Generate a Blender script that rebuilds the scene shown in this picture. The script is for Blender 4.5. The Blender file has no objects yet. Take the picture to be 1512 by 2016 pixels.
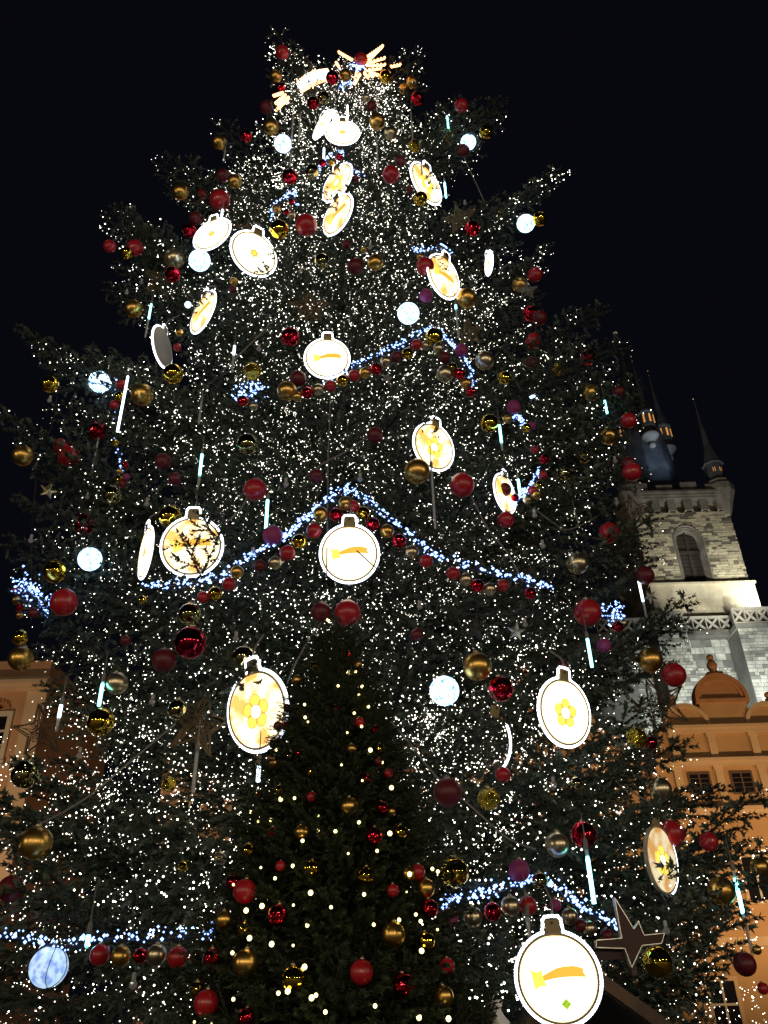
import bpy, math, random
import numpy as np
from mathutils import Vector, Matrix, Quaternion
random.seed(11)
R = random.Random(5)
V = Vector
SC = bpy.context.scene
COL = SC.collection

# ------------------------------------------------------------------ camera
PITCH, ROLL, FOC = math.radians(32.5), math.radians(1.5), 1632.0
CAM = V((0, 0, 1.6))
FWD = V((0, math.cos(PITCH), math.sin(PITCH)))
_u0 = V((0, -math.sin(PITCH), math.cos(PITCH)))
RGT = V((1, 0, 0)) * math.cos(ROLL) - _u0 * math.sin(ROLL)
UPV = V((1, 0, 0)) * math.sin(ROLL) + _u0 * math.cos(ROLL)
cd = bpy.data.cameras.new('camera'); cam = bpy.data.objects.new('camera', cd); COL.objects.link(cam)
cd.sensor_fit = 'HORIZONTAL'; cd.sensor_width = 36.0; cd.lens = 36.0 * FOC / 1512.0
cd.clip_start = 0.05; cd.clip_end = 800
cam.matrix_world = Matrix(((RGT.x, UPV.x, -FWD.x, CAM.x), (RGT.y, UPV.y, -FWD.y, CAM.y), (RGT.z, UPV.z, -FWD.z, CAM.z), (0, 0, 0, 1)))
SC.camera = cam

# ------------------------------------------------------------------ world (clear winter night)
w = bpy.data.worlds.new('World'); SC.world = w; w.use_nodes = True
bg = w.node_tree.nodes['Background']
bg.inputs[0].default_value = (0.46, 0.51, 0.86, 1); bg.inputs[1].default_value = 0.0048

# ------------------------------------------------------------------ exposure and render
SC.view_settings.view_transform = 'Standard'; SC.view_settings.look = 'None'
SC.view_settings.exposure = 0; SC.view_settings.gamma = 1; SC.view_settings.use_curve_mapping = False
cy = SC.cycles
cy.max_bounces = 5; cy.diffuse_bounces = 2; cy.glossy_bounces = 3; cy.transmission_bounces = 4; cy.transparent_max_bounces = 6
cy.sample_clamp_indirect = 2.0; cy.sample_clamp_direct = 0; cy.use_denoising = True; cy.caustics_reflective = False; cy.caustics_refractive = False

# ------------------------------------------------------------------ lamps of the square and the floodlights
def lamp(name, kind, loc, energy, col, target=None, size=0.3, angle=60, blend=0.6):
    l = bpy.data.lights.new(name, kind); l.energy = energy; l.color = col
    l.shadow_soft_size = size
    o = bpy.data.objects.new(name, l); COL.objects.link(o); o.location = loc
    if kind == 'SPOT':
        l.spot_size = math.radians(angle); l.spot_blend = blend
        o.rotation_euler = (V(target) - V(loc)).to_track_quat('-Z', 'Y').to_euler()
    return o
WARM = (1.0, 0.80, 0.56); SOD = (1.0, 0.65, 0.33)
LAMPS = [(-26, -9, 6.5), (-15, -20, 6.5), (-5, -24, 6.5), (6, -22, 6.5), (17, -18, 6.5), (27, -8, 6.5)]
for i, q in enumerate(LAMPS):
    lamp('street_lamp_light', 'POINT', (q[0], q[1], q[2] - .0), 2300, WARM, size=0.34)
# sodium floods on the house fronts behind the tree
lamp('facade_light', 'SPOT', (17.0, 35.5, 5.0), 2700, SOD, (18.6, 45, 12), .3, 130, .9)
lamp('facade_light', 'SPOT', (26.0, 35.5, 5.0), 2300, SOD, (22, 45, 10), .3, 130, .9)
lamp('facade_light', 'SPOT', (6.0, 35.5, 5.0), 1000, SOD, (5, 45, 10), .3, 130, .9)
lamp('facade_light', 'SPOT', (-7.0, 34.0, 5.0), 900, SOD, (-7, 44, 10), .3, 130, .9)
lamp('facade_light', 'SPOT', (-21.0, 30.0, 4.5), 2800, (1, .66, .38), (-21, 40, 14), .3, 130, .9)
# white floods on the church
WHITE = (1.0, 0.95, 0.77); COOL = (0.94, 1.0, 0.93); BLUE = (0.62, 0.80, 1.0)
lamp('tower_floodlight', 'SPOT', (30.6, 59.4, 30.9), 1900, WHITE, (29.6, 62, 32.4), .15, 100, .9)
lamp('tower_floodlight', 'SPOT', (24.5, 52.0, 24.0), 8000, WHITE, (27.5, 62, 37.5), .3, 62, .8)
lamp('church_floodlight', 'SPOT', (21.5, 51.5, 16.5), 7000, COOL, (23.5, 61, 22), .3, 85, .9)
lamp('church_floodlight', 'SPOT', (27.0, 52.0, 17.0), 5600, COOL, (29.0, 61, 24), .3, 85, .9)
lamp('spire_flood_and_fill', 'SPOT', (25.45, 63.35, 45.5), 260, BLUE, (25.75, 64.75, 51), .10, 75, 1)
lamp('spire_flood_and_fill', 'SPOT', (27.9, 63.6, 45.5), 260, BLUE, (27.2, 64.85, 51), .10, 75, 1)

lamp('spire_flood_and_fill', 'SPOT', (26.3, 61.2, 43.7), 620, BLUE, (26.2, 65, 50.5), .15, 75, 1)  # added fill lamp, brightens the spire beyond its two floods

# ------------------------------------------------------------------ picture -> place helpers
def ray(px, py): return FWD + RGT * ((px - 756) / FOC) + UPV * ((1008 - py) / FOC)
def at_y(px, py, Y):
    d = ray(px, py); return CAM + d * (Y / d.y)
def depth(P): return (P - CAM).dot(FWD)
def pix(P):
    q = P - CAM; z = q.dot(FWD); return 756 + FOC * q.dot(RGT) / z, 1008 - FOC * q.dot(UPV) / z
AX, AY = -0.87, 13.0                      # axis of the big tree
PROF = [(0.6, 5.7), (1.5, 5.9), (4, 5.25), (6.5, 4.45), (8, 4.15), (11, 3.9), (13, 3.75), (15, 3.55), (17, 3.1), (19, 2.62), (21, 2.02), (22.5, 1.65), (23.6, .75), (24.4, .05)]
def RZ(z):
    if z <= PROF[0][0]: return PROF[0][1]
    for (a, ra), (b, rb) in zip(PROF, PROF[1:]):
        if z <= b: return ra + (rb - ra) * (z - a) / (b - a)
    return 0.0
SX, SY, SH = -0.33, 5.0, 3.98               # the small tree in front
def RS(z): return 1.10 * max(0.0, 1 - z / SH) ** .80
def on_cone(px, py, k=1.0, ax=AX, ay=AY, rf=RZ, t0=1.5, t1=40):
    """point where the sight line enters the crown; second value: how far it missed"""
    d = ray(px, py); best = None; prev = None; t = t0
    while t < t1:
        P = CAM + d * t
        if P.z > -1:
            g = math.hypot(P.x - ax, P.y - ay) - rf(P.z) * k
            if rf(P.z) > 0 and (best is None or g < best[0]): best = (g, P.copy())
            if g < 0: return P, 0.0
        t += 0.03
    return best[1], best[0]
def on_small(px, py, k=1.0): return on_cone(px, py, k, SX, SY, RS, 1.5, 7)

# ------------------------------------------------------------------ materials
def mat(name, base, rough=.6, metal=0., emit=None, es=0., spec=.5, noise=None, bump=None, coat=0., trans=0., alpha=1.):
    m = bpy.data.materials.new(name); m.use_nodes = True
    nt = m.node_tree; b = nt.nodes['Principled BSDF']
    b.inputs['Base Color'].default_value = (*base, 1); b.inputs['Roughness'].default_value = rough
    b.inputs['Metallic'].default_value = metal; b.inputs['Specular IOR Level'].default_value = spec
    b.inputs['Coat Weight'].default_value = coat; b.inputs['Transmission Weight'].default_value = trans
    b.inputs['Alpha'].default_value = alpha
    if emit: b.inputs['Emission Color'].default_value = (*emit, 1); b.inputs['Emission Strength'].default_value = es
    tc = None
    if noise or bump: tc = nt.nodes.new('ShaderNodeTexCoord')
    if noise:   # (scale, other colour, lo, hi)
        n = nt.nodes.new('ShaderNodeTexNoise'); n.inputs['Scale'].default_value = noise[0]; n.inputs['Detail'].default_value = 6
        r = nt.nodes.new('ShaderNodeValToRGB'); r.color_ramp.elements[0].position = noise[2]; r.color_ramp.elements[1].position = noise[3]
        r.color_ramp.elements[0].color = (*base, 1); r.color_ramp.elements[1].color = (*noise[1], 1)
        nt.links.new(tc.outputs['Object'], n.inputs['Vector']); nt.links.new(n.outputs['Fac'], r.inputs['Fac'])
        nt.links.new(r.outputs['Color'], b.inputs['Base Color'])
    if bump:    # (kind, scale, strength, distance)
        n = nt.nodes.new('ShaderNodeTexVoronoi' if bump[0] == 'v' else 'ShaderNodeTexNoise'); n.inputs['Scale'].default_value = bump[1]
        bp = nt.nodes.new('ShaderNodeBump'); bp.inputs['Strength'].default_value = bump[2]; bp.inputs['Distance'].default_value = bump[3]
        nt.links.new(tc.outputs['Object'], n.inputs['Vector']); nt.links.new(n.outputs[0], bp.inputs['Height'])
        nt.links.new(bp.outputs['Normal'], b.inputs['Normal'])
    return m
def ramp_by(m, source, stops, sockname='Base Color'):
    """colour picked per object or per loose piece"""
    nt = m.node_tree; b = nt.nodes['Principled BSDF']
    if source == 'object': n = nt.nodes.new('ShaderNodeObjectInfo'); out = n.outputs['Random']
    else: n = nt.nodes.new('ShaderNodeNewGeometry'); out = n.outputs['Random Per Island']
    r = nt.nodes.new('ShaderNodeValToRGB'); r.color_ramp.interpolation = 'LINEAR'
    el = r.color_ramp.elements
    while len(el) < len(stops): el.new(.5)
    for e, (p, c) in zip(el, stops): e.position = p; e.color = (*c, 1)
    nz = nt.nodes.new('ShaderNodeTexNoise'); nz.inputs['Scale'].default_value = 1.3; nz.inputs['Detail'].default_value = 8
    tc = nt.nodes.new('ShaderNodeTexCoord'); nt.links.new(tc.outputs['Object'], nz.inputs['Vector'])
    mr = nt.nodes.new('ShaderNodeMapRange'); mr.inputs[1].default_value = .3; mr.inputs[2].default_value = .7; mr.inputs[3].default_value = .55; mr.inputs[4].default_value = 1.15
    nt.links.new(nz.outputs['Fac'], mr.inputs[0])
    mx = nt.nodes.new('ShaderNodeVectorMath'); mx.operation = 'SCALE'
    nt.links.new(out, r.inputs['Fac']); nt.links.new(r.outputs['Color'], mx.inputs[0]); nt.links.new(mr.outputs[0], mx.inputs['Scale'])
    nt.links.new(mx.outputs[0], b.inputs[sockname])
    return m
M = {}
M['needle'] = ramp_by(mat('fir_needles', (.04, .06, .035), .55), 'object', [(0, (.070, .106, .080)), (.5, (.086, .120, .090)), (1, (.104, .128, .090))])
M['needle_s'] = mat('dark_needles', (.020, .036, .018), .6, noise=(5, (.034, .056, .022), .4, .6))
M['bark'] = mat('bark', (.075, .058, .045), .9, noise=(9, (.035, .027, .02), .35, .65), bump=('n', 22, .8, .03))
M['mr'] = mat('matte_red', (.44, .010, .020), .36, spec=.6, coat=.45, noise=(3, (.36, .008, .018), .4, .7))
M['dr'] = mat('wine_red', (.12, .007, .014), .45, noise=(3, (.09, .006, .012), .4, .7))
M['pu'] = mat('plum', (.30, .035, .17), .5, bump=('n', 90, .3, .01))
M['gr'] = mat('glossy_red', (.80, .02, .05), .07, 1., bump=('v', 6, .16, .03))
M['wr'] = mat('mirror_wine', (.50, .02, .05), .05, 1.)
M['sg'] = mat('satin_gold', (.72, .46, .13), .33, 1., noise=(4, (.66, .41, .10), .4, .7))
M['si'] = mat('champagne', (.66, .58, .38), .32, 1., noise=(4, (.58, .50, .32), .4, .7))
M['gg'] = mat('mirror_gold', (.88, .60, .06), .05, 1., bump=('v', 4, .03, .02))
M['cg'] = mat('crackled_gold', (.90, .66, .07), .06, 1., bump=('v', 9, .5, .04))
M['mg'] = mat('smoked_mirror', (.52, .47, .22), .05, 1., bump=('v', 4, .04, .02))
M['cap'] = mat('ornament_cap', (.55, .48, .32), .35, 1.)
M['wire'] = mat('grey_cord', (.20, .20, .19), .7)
M['dwire'] = mat('black_cable', (.02, .02, .02), .6)
M['rim'] = mat('sign_edge', (.42, .37, .26), .5)
M['signback'] = mat('sign_back', (.42, .42, .40), .5)
M['neck'] = mat('sign_neck', (.40, .31, .12), .45, noise=(6, (.30, .24, .12), .4, .6))
M['rope'] = mat('led_rope', (.8, .85, 1), .4, emit=(.80, .86, 1.0), es=5.0)
M['fairy'] = mat('fairy_bulb', (.9, .9, .9), .4, emit=(1.0, .94, .80), es=9.0)
M['warmb'] = mat('warm_bulb', (.9, .9, .7), .4, emit=(1.0, .80, .30), es=4.0)
M['ledb'] = mat('blue_white_led', (.8, .85, 1), .4, emit=(.20, .36, 1.0), es=4.5)
M['icel'] = mat('ice_led', (.7, .95, 1), .4, emit=(.20, .90, 1.0), es=7)
M['icelw'] = mat('white_led', (.8, .95, 1), .4, emit=(.66, .86, 1.0), es=5.0)
M['tube'] = mat('clear_plastic_tube', (.62, .66, .66), .25, alpha=.45)
M['clear'] = mat('clear_bulb_glass', (.55, .55, .58), .15, alpha=.4)
M['acrylic'] = mat('clear_acrylic', (.12, .12, .12), .1, alpha=.08)
M['straw'] = mat('straw', (.20, .14, .07), .85)
M['wicker'] = mat('wicker', (.10, .065, .036), .85)
M['tin'] = mat('tin', (.62, .62, .58), .35, .8, noise=(3, (.45, .45, .40), .4, .6))
M['dtin'] = mat('dark_tin', (.035, .037, .04), .5, .3)
M['brown'] = mat('brown_board', (.055, .03, .022), .7, noise=(4, (.05, .027, .02), .4, .6))
M['wood'] = mat('weathered_wood', (.16, .105, .07), .85, noise=(6, (.09, .06, .045), .35, .65), bump=('n', 30, .5, .01))
M['slat'] = ramp_by(mat('roof_slat', (.04, .036, .03), .8), 'object', [(0, (.038, .033, .028)), (1, (.06, .05, .042))])
M['tent'] = mat('white_tarpaulin', (.74, .69, .57), .6, noise=(2.5, (.6, .56, .47), .4, .6))
M['amber'] = mat('comet_led', (1, .8, .6), .4, emit=(1.0, .40, .16), es=4.0)
M['ochre'] = mat('ochre_plaster', (.56, .33, .15), .9, noise=(.6, (.47, .27, .12), .35, .7), bump=('n', 12, .15, .02))
M['ochre_l'] = mat('pale_moulding', (.68, .47, .27), .85, noise=(1.2, (.58, .39, .22), .35, .7))
M['terra'] = mat('terracotta_moulding', (.50, .25, .11), .85, noise=(1.5, (.42, .20, .08), .35, .7))
M['salmon'] = mat('salmon_plaster', (.56, .33, .19), .9, noise=(.7, (.48, .27, .15), .35, .7))
M['cream'] = mat('cream_plaster', (.66, .50, .33), .9, noise=(.8, (.56, .41, .26), .35, .7))
M['wframe'] = mat('white_window_frame', (.62, .55, .42), .7)
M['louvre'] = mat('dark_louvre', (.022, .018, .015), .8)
M['brframe'] = mat('brown_window_frame', (.12, .07, .04), .7)
M['pane'] = mat('dark_glass', (.012, .012, .016), .08)
M['slate'] = mat('slate', (.085, .095, .115), .55, noise=(1.2, (.05, .058, .075), .35, .65), bump=('v', 3, .25, .05))
STONES = [(0, (.075, .07, .06)), (.25, (.14, .13, .105)), (.36, (.34, .32, .24)), (.7, (.42, .39, .29)), (1, (.50, .47, .36))]
M['stone'] = ramp_by(mat('tower_stone', (.4, .36, .26), .95, bump=('n', 4, .5, .06)), 'object', STONES)
M['stone_i'] = ramp_by(mat('tower_small_stone', (.4, .36, .26), .95, bump=('n', 4, .5, .06)), 'island', STONES)
M['rubble'] = ramp_by(mat('church_stone', (.4, .4, .35), .95, bump=('n', 4, .5, .06)), 'island',
                      [(0, (.17, .17, .16)), (.25, (.30, .30, .27)), (.5, (.48, .48, .43)), (1, (.56, .56, .50))])
M['mortar'] = mat('stone_wall', (.36, .33, .25), .95, noise=(.7, (.22, .20, .16), .35, .7), bump=('n', 5, .6, .08))
M['mortar_g'] = mat('grey_stone_wall', (.22, .22, .20), .95, noise=(.6, (.13, .13, .12), .35, .7), bump=('n', 5, .6, .08))
M['gstone'] = mat('grey_dressed_stone', (.17, .16, .145), .9, noise=(1.1, (.09, .085, .078), .35, .65), bump=('n', 6, .4, .05))
M['white_st'] = mat('parapet_stone', (.34, .33, .29), .9, noise=(1, (.22, .21, .19), .35, .65))
M['corbelst'] = mat('grey_corbel', (.22, .23, .24), .9, noise=(1.1, (.15, .155, .16), .35, .65))
M['sandst'] = mat('sandstone_band', (.50, .46, .35), .95, noise=(.9, (.30, .275, .22), .3, .7), bump=('n', 5, .5, .05))
M['amberw'] = mat('lit_window', (.9, .5, .2), .5, emit=(1.0, .40, .08), es=.5)
M['cobble'] = mat('cobbles', (.13, .12, .115), .8, noise=(4, (.07, .066, .062), .35, .65), bump=('v', 9, .8, .03))
M['gold'] = mat('gilded_ball', (.8, .7, .4), .25, 1.)
M['iron'] = mat('black_iron', (.02, .02, .022), .5)
M['globe'] = mat('lamp_globe', (.9, .85, .75), .5, emit=(1.0, .80, .56), es=3)
M['green'] = mat('green_sticker', (.30, .55, .03), .6, emit=(.55, .88, .06), es=.75)
M['dgreen'] = mat('dark_green_print', (.10, .25, .01), .6, emit=(.26, .48, .01), es=.6)
def face_material(name, inner, outer, es, spots=None):
    """light box face: white in the middle, yellower towards the edge"""
    m = bpy.data.materials.new(name); m.use_nodes = True; nt = m.node_tree; b = nt.nodes['Principled BSDF']
    b.inputs['Base Color'].default_value = (.8, .78, .7, 1)
    tc = nt.nodes.new('ShaderNodeTexCoord'); ln = nt.nodes.new('ShaderNodeVectorMath'); ln.operation = 'LENGTH'
    nt.links.new(tc.outputs['Object'], ln.inputs[0])
    r = nt.nodes.new('ShaderNodeValToRGB'); e = r.color_ramp.elements
    e[0].position = .31; e[0].color = (*inner, 1); e[1].position = .465; e[1].color = (*outer, 1)
    nt.links.new(ln.outputs['Value'], r.inputs['Fac']); nt.links.new(r.outputs['Color'], b.inputs['Emission Color'])
    b.inputs['Emission Strength'].default_value = es
    return m
M['face'] = face_material('lit_face', (1, .94, .78), (1, .74, .32), 2.3)
M['face_o'] = face_material('amber_lit_face', (1, .80, .42), (1, .55, .13), 1.9)
nt = M['face_o'].node_tree; n_ = nt.nodes.new('ShaderNodeTexNoise'); n_.inputs['Scale'].default_value = 3.2; n_.inputs['Detail'].default_value = 3
r_ = nt.nodes.new('ShaderNodeValToRGB'); r_.color_ramp.elements[0].position = .42; r_.color_ramp.elements[1].position = .56; r_.color_ramp.elements[0].color = (.75, .32, .04, 1); r_.color_ramp.elements[1].color = (1, .88, .55, 1)
nt.links.new(nt.nodes['Texture Coordinate'].outputs['Object'], n_.inputs['Vector']); nt.links.new(n_.outputs['Fac'], r_.inputs['Fac']); nt.links.new(r_.outputs['Color'], nt.nodes['Principled BSDF'].inputs['Emission Color'])
M['face_d'] = M['face_o'].copy(); M['face_d'].node_tree.nodes['Principled BSDF'].inputs['Emission Strength'].default_value = .75
M['print'] = mat('orange_print', (.8, .4, .05), .6, emit=(1.0, .50, .055), es=1.0)
M['printy'] = mat('yellow_print', (.9, .7, .1), .6, emit=(1.0, .78, .12), es=1.15)
M['printb'] = mat('brown_print', (.3, .15, .03), .6, emit=(.50, .22, .02), es=.6)
def ball_material(name, c1, c2, s, scale=7):
    m = bpy.data.materials.new(name); m.use_nodes = True; nt = m.node_tree; b = nt.nodes['Principled BSDF']
    b.inputs['Base Color'].default_value = (.6, .7, .8, 1); b.inputs['Roughness'].default_value = .3
    tc = nt.nodes.new('ShaderNodeTexCoord'); n = nt.nodes.new('ShaderNodeTexNoise'); n.inputs['Scale'].default_value = scale; n.inputs['Detail'].default_value = 4
    r = nt.nodes.new('ShaderNodeValToRGB'); e = r.color_ramp.elements
    e[0].position = .38; e[0].color = (*c1, 1); e[1].position = .55; e[1].color = (*c2, 1)
    nt.links.new(tc.outputs['Object'], n.inputs['Vector']); nt.links.new(n.outputs['Fac'], r.inputs['Fac'])
    nt.links.new(r.outputs['Color'], b.inputs['Emission Color']); b.inputs['Emission Strength'].default_value = s
    return m
M['ball'] = ball_material('blue_white_ball', (.03, .17, .50), (.62, .86, 1.0), 3.2, 3.6)
M['ball_dim'] = ball_material('blue_veined_ball', (.15, .30, .80), (.55, .78, 1.0), .95, 2.2)

# ------------------------------------------------------------------ mesh builder
class MB:
    def __init__(s): s.v = []; s.f = []; s.mi = []
    def add(s, vs, fs, mi=0):
        o = len(s.v); s.v.extend([tuple(q) for q in vs]); s.f.extend([tuple(i + o for i in q) for q in fs]); s.mi.extend([mi] * len(fs)); return s
    def box(s, x0, x1, y0, y1, z0, z1, mi=0):
        vs = [(x, y, z) for x in (x0, x1) for y in (y0, y1) for z in (z0, z1)]
        return s.add(vs, [(0, 1, 3, 2), (4, 6, 7, 5), (0, 4, 5, 1), (2, 3, 7, 6), (0, 2, 6, 4), (1, 5, 7, 3)], mi)
    def bar(s, a, b, w, h=None, mi=0, up=(0, 0, 1)):
        a, b = V(a), V(b); d = (b - a).normalized(); h = h or w; u = V(up)
        if abs(d.dot(u)) > .98: u = V((0, 1, 0))
        x = d.cross(u).normalized() * w / 2; y = x.cross(d).normalized() * h / 2
        vs = [p + i * x + j * y for p in (a, b) for i in (-1, 1) for j in (-1, 1)]
        return s.add(vs, [(0, 1, 3, 2), (4, 6, 7, 5), (0, 4, 5, 1), (2, 3, 7, 6), (0, 2, 6, 4), (1, 5, 7, 3)], mi)
    def tube(s, pts, r, n=6, mi=0, r1=None, cap=True):
        pts = [V(p) for p in pts]; k = len(pts); r1 = r if r1 is None else r1; o = len(s.v); vs = []
        for i, p in enumerate(pts):
            d = (pts[min(i + 1, k - 1)] - pts[max(i - 1, 0)]).normalized()
            u = V((0, 0, 1)) if abs(d.z) < .95 else V((1, 0, 0))
            x = d.cross(u).normalized(); y = x.cross(d); rr = r + (r1 - r) * i / max(1, k - 1)
            vs += [p + (x * math.cos(6.2832 * j / n) + y * math.sin(6.2832 * j / n)) * rr for j in range(n)]
        fs = [(i * n + j, i * n + (j + 1) % n, (i + 1) * n + (j + 1) % n, (i + 1) * n + j) for i in range(k - 1) for j in range(n)]
        if cap: fs += [tuple(range(n))[::-1], tuple((k - 1) * n + j for j in range(n))]
        return s.add(vs, fs, mi)
    def lathe(s, prof, n=16, c=(0, 0, 0), mi=0, rot=0.):
        vs = [(c[0] + r * math.cos(rot + 6.28319 * j / n), c[1] + r * math.sin(rot + 6.28319 * j / n), c[2] + z) for r, z in prof for j in range(n)]
        k = len(prof)
        fs = [(i * n + j, i * n + (j + 1) % n, (i + 1) * n + (j + 1) % n, (i + 1) * n + j) for i in range(k - 1) for j in range(n)]
        fs += [tuple(range(n))[::-1], tuple((k - 1) * n + j for j in range(n))]
        return s.add(vs, fs, mi)
    def sphere(s, c, r, nu=24, nv=12, mi=0, sq=(1, 1, 1)):
        prof = [(max(1e-4, math.sin(math.pi * i / nv)) , -math.cos(math.pi * i / nv)) for i in range(nv + 1)]
        vs = [(c[0] + r * sq[0] * a * math.cos(6.28319 * j / nu), c[1] + r * sq[1] * a * math.sin(6.28319 * j / nu), c[2] + r * sq[2] * z) for a, z in prof for j in range(nu)]
        fs = [(i * nu + j, i * nu + (j + 1) % nu, (i + 1) * nu + (j + 1) % nu, (i + 1) * nu + j) for i in range(nv) for j in range(nu)]
        return s.add(vs, fs, mi)
    def octa(s, c, r, mi=0):
        x, y, z = c
        return s.add([(x + r, y, z), (x - r, y, z), (x, y + r, z), (x, y - r, z), (x, y, z + r), (x, y, z - r)],
                     [(0, 2, 4), (2, 1, 4), (1, 3, 4), (3, 0, 4), (2, 0, 5), (1, 2, 5), (3, 1, 5), (0, 3, 5)], mi)
    def prism(s, poly, y0, y1, mi=0):
        """outline in x,z pushed from y0 (front) to y1 (back)"""
        n = len(poly); vs = [(x, y0, z) for x, z in poly] + [(x, y1, z) for x, z in poly]
        fs = [tuple(range(n)), tuple(range(2 * n - 1, n - 1, -1))] + [(i, i + n, (i + 1) % n + n, (i + 1) % n) for i in range(n)]
        return s.add(vs, fs, mi)
    def arch(s, cx, cz, r0, r1, a0, a1, y0, y1, n=20, mi=0):
        """ring sector in the x,z plane"""
        A = [math.radians(a0 + (a1 - a0) * i / n) for i in range(n + 1)]
        vs = []
        for a in A:
            for r in (r0, r1):
                for y in (y0, y1): vs.append((cx + r * math.cos(a), y, cz + r * math.sin(a)))
        fs = []
        for i in range(n):
            o = 4 * i; p = o + 4
            fs += [(o, o + 2, p + 2, p), (o + 1, p + 1, p + 3, o + 3), (o + 2, o + 3, p + 3, p + 2), (o, p, p + 1, o + 1)]
        fs += [(0, 1, 3, 2), (4 * n, 4 * n + 2, 4 * n + 3, 4 * n + 1)]
        return s.add(vs, fs, mi)
    def mesh(s, name, mats, smooth=False):
        me = bpy.data.meshes.new(name); me.from_pydata(s.v, [], s.f)
        for m in (mats if isinstance(mats, (list, tuple)) else [mats]): me.materials.append(M[m] if isinstance(m, str) else m)
        me.polygons.foreach_set('material_index', s.mi)
        if smooth: me.polygons.foreach_set('use_smooth', [True] * len(s.f))
        me.update(); return me
    def build(s, name, mats, parent=None, smooth=False, local=False, loc=None):
        """world coordinates unless local; the object's origin is its parent's origin"""
        off = V((0, 0, 0)); q = parent
        while q is not None and not local: off += q.location; q = q.parent
        if loc is not None and not local: off += V(loc)
        if off.length: s.v = [(a - off.x, b - off.y, c - off.z) for a, b, c in s.v]
        return link(name, s.mesh(name, mats, smooth), parent, loc)
def link(name, me, parent=None, loc=None):
    o = bpy.data.objects.new(name, me); COL.objects.link(o)
    if parent: o.parent = parent
    if loc is not None: o.location = loc
    return o
def tag(o, label, cat, group=None, kind=None):
    o['label'] = label; o['category'] = cat
    if group: o['group'] = group
    if kind: o['kind'] = kind
    return o
def thing(name, loc, label, cat, group=None):
    o = bpy.data.objects.new(name, None); COL.objects.link(o); o.location = loc; o.empty_display_size = .2
    return tag(o, label, cat, group)
def structure(o): o['kind'] = 'structure'; return o
def spline(pts, n=8):
    pts = [V(p) for p in pts]; out = []
    P = [pts[0] * 2 - pts[1]] + pts + [pts[-1] * 2 - pts[-2]]
    for i in range(1, len(P) - 2):
        for k in range(n):
            t = k / n; a, b, c, d = P[i - 1:i + 3]
            out.append(.5 * ((2 * b) + (c - a) * t + (2 * a - 5 * b + 4 * c - d) * t * t + (3 * b - a - 3 * c + d) * t ** 3))
    return out + [pts[-1]]

# ================================================================== SETTING
structure(MB().add([(-400, -400, 0), (400, -400, 0), (400, 400, 0), (-400, 400, 0)], [(0, 1, 2, 3)]).build('ground', 'cobble'))
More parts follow.
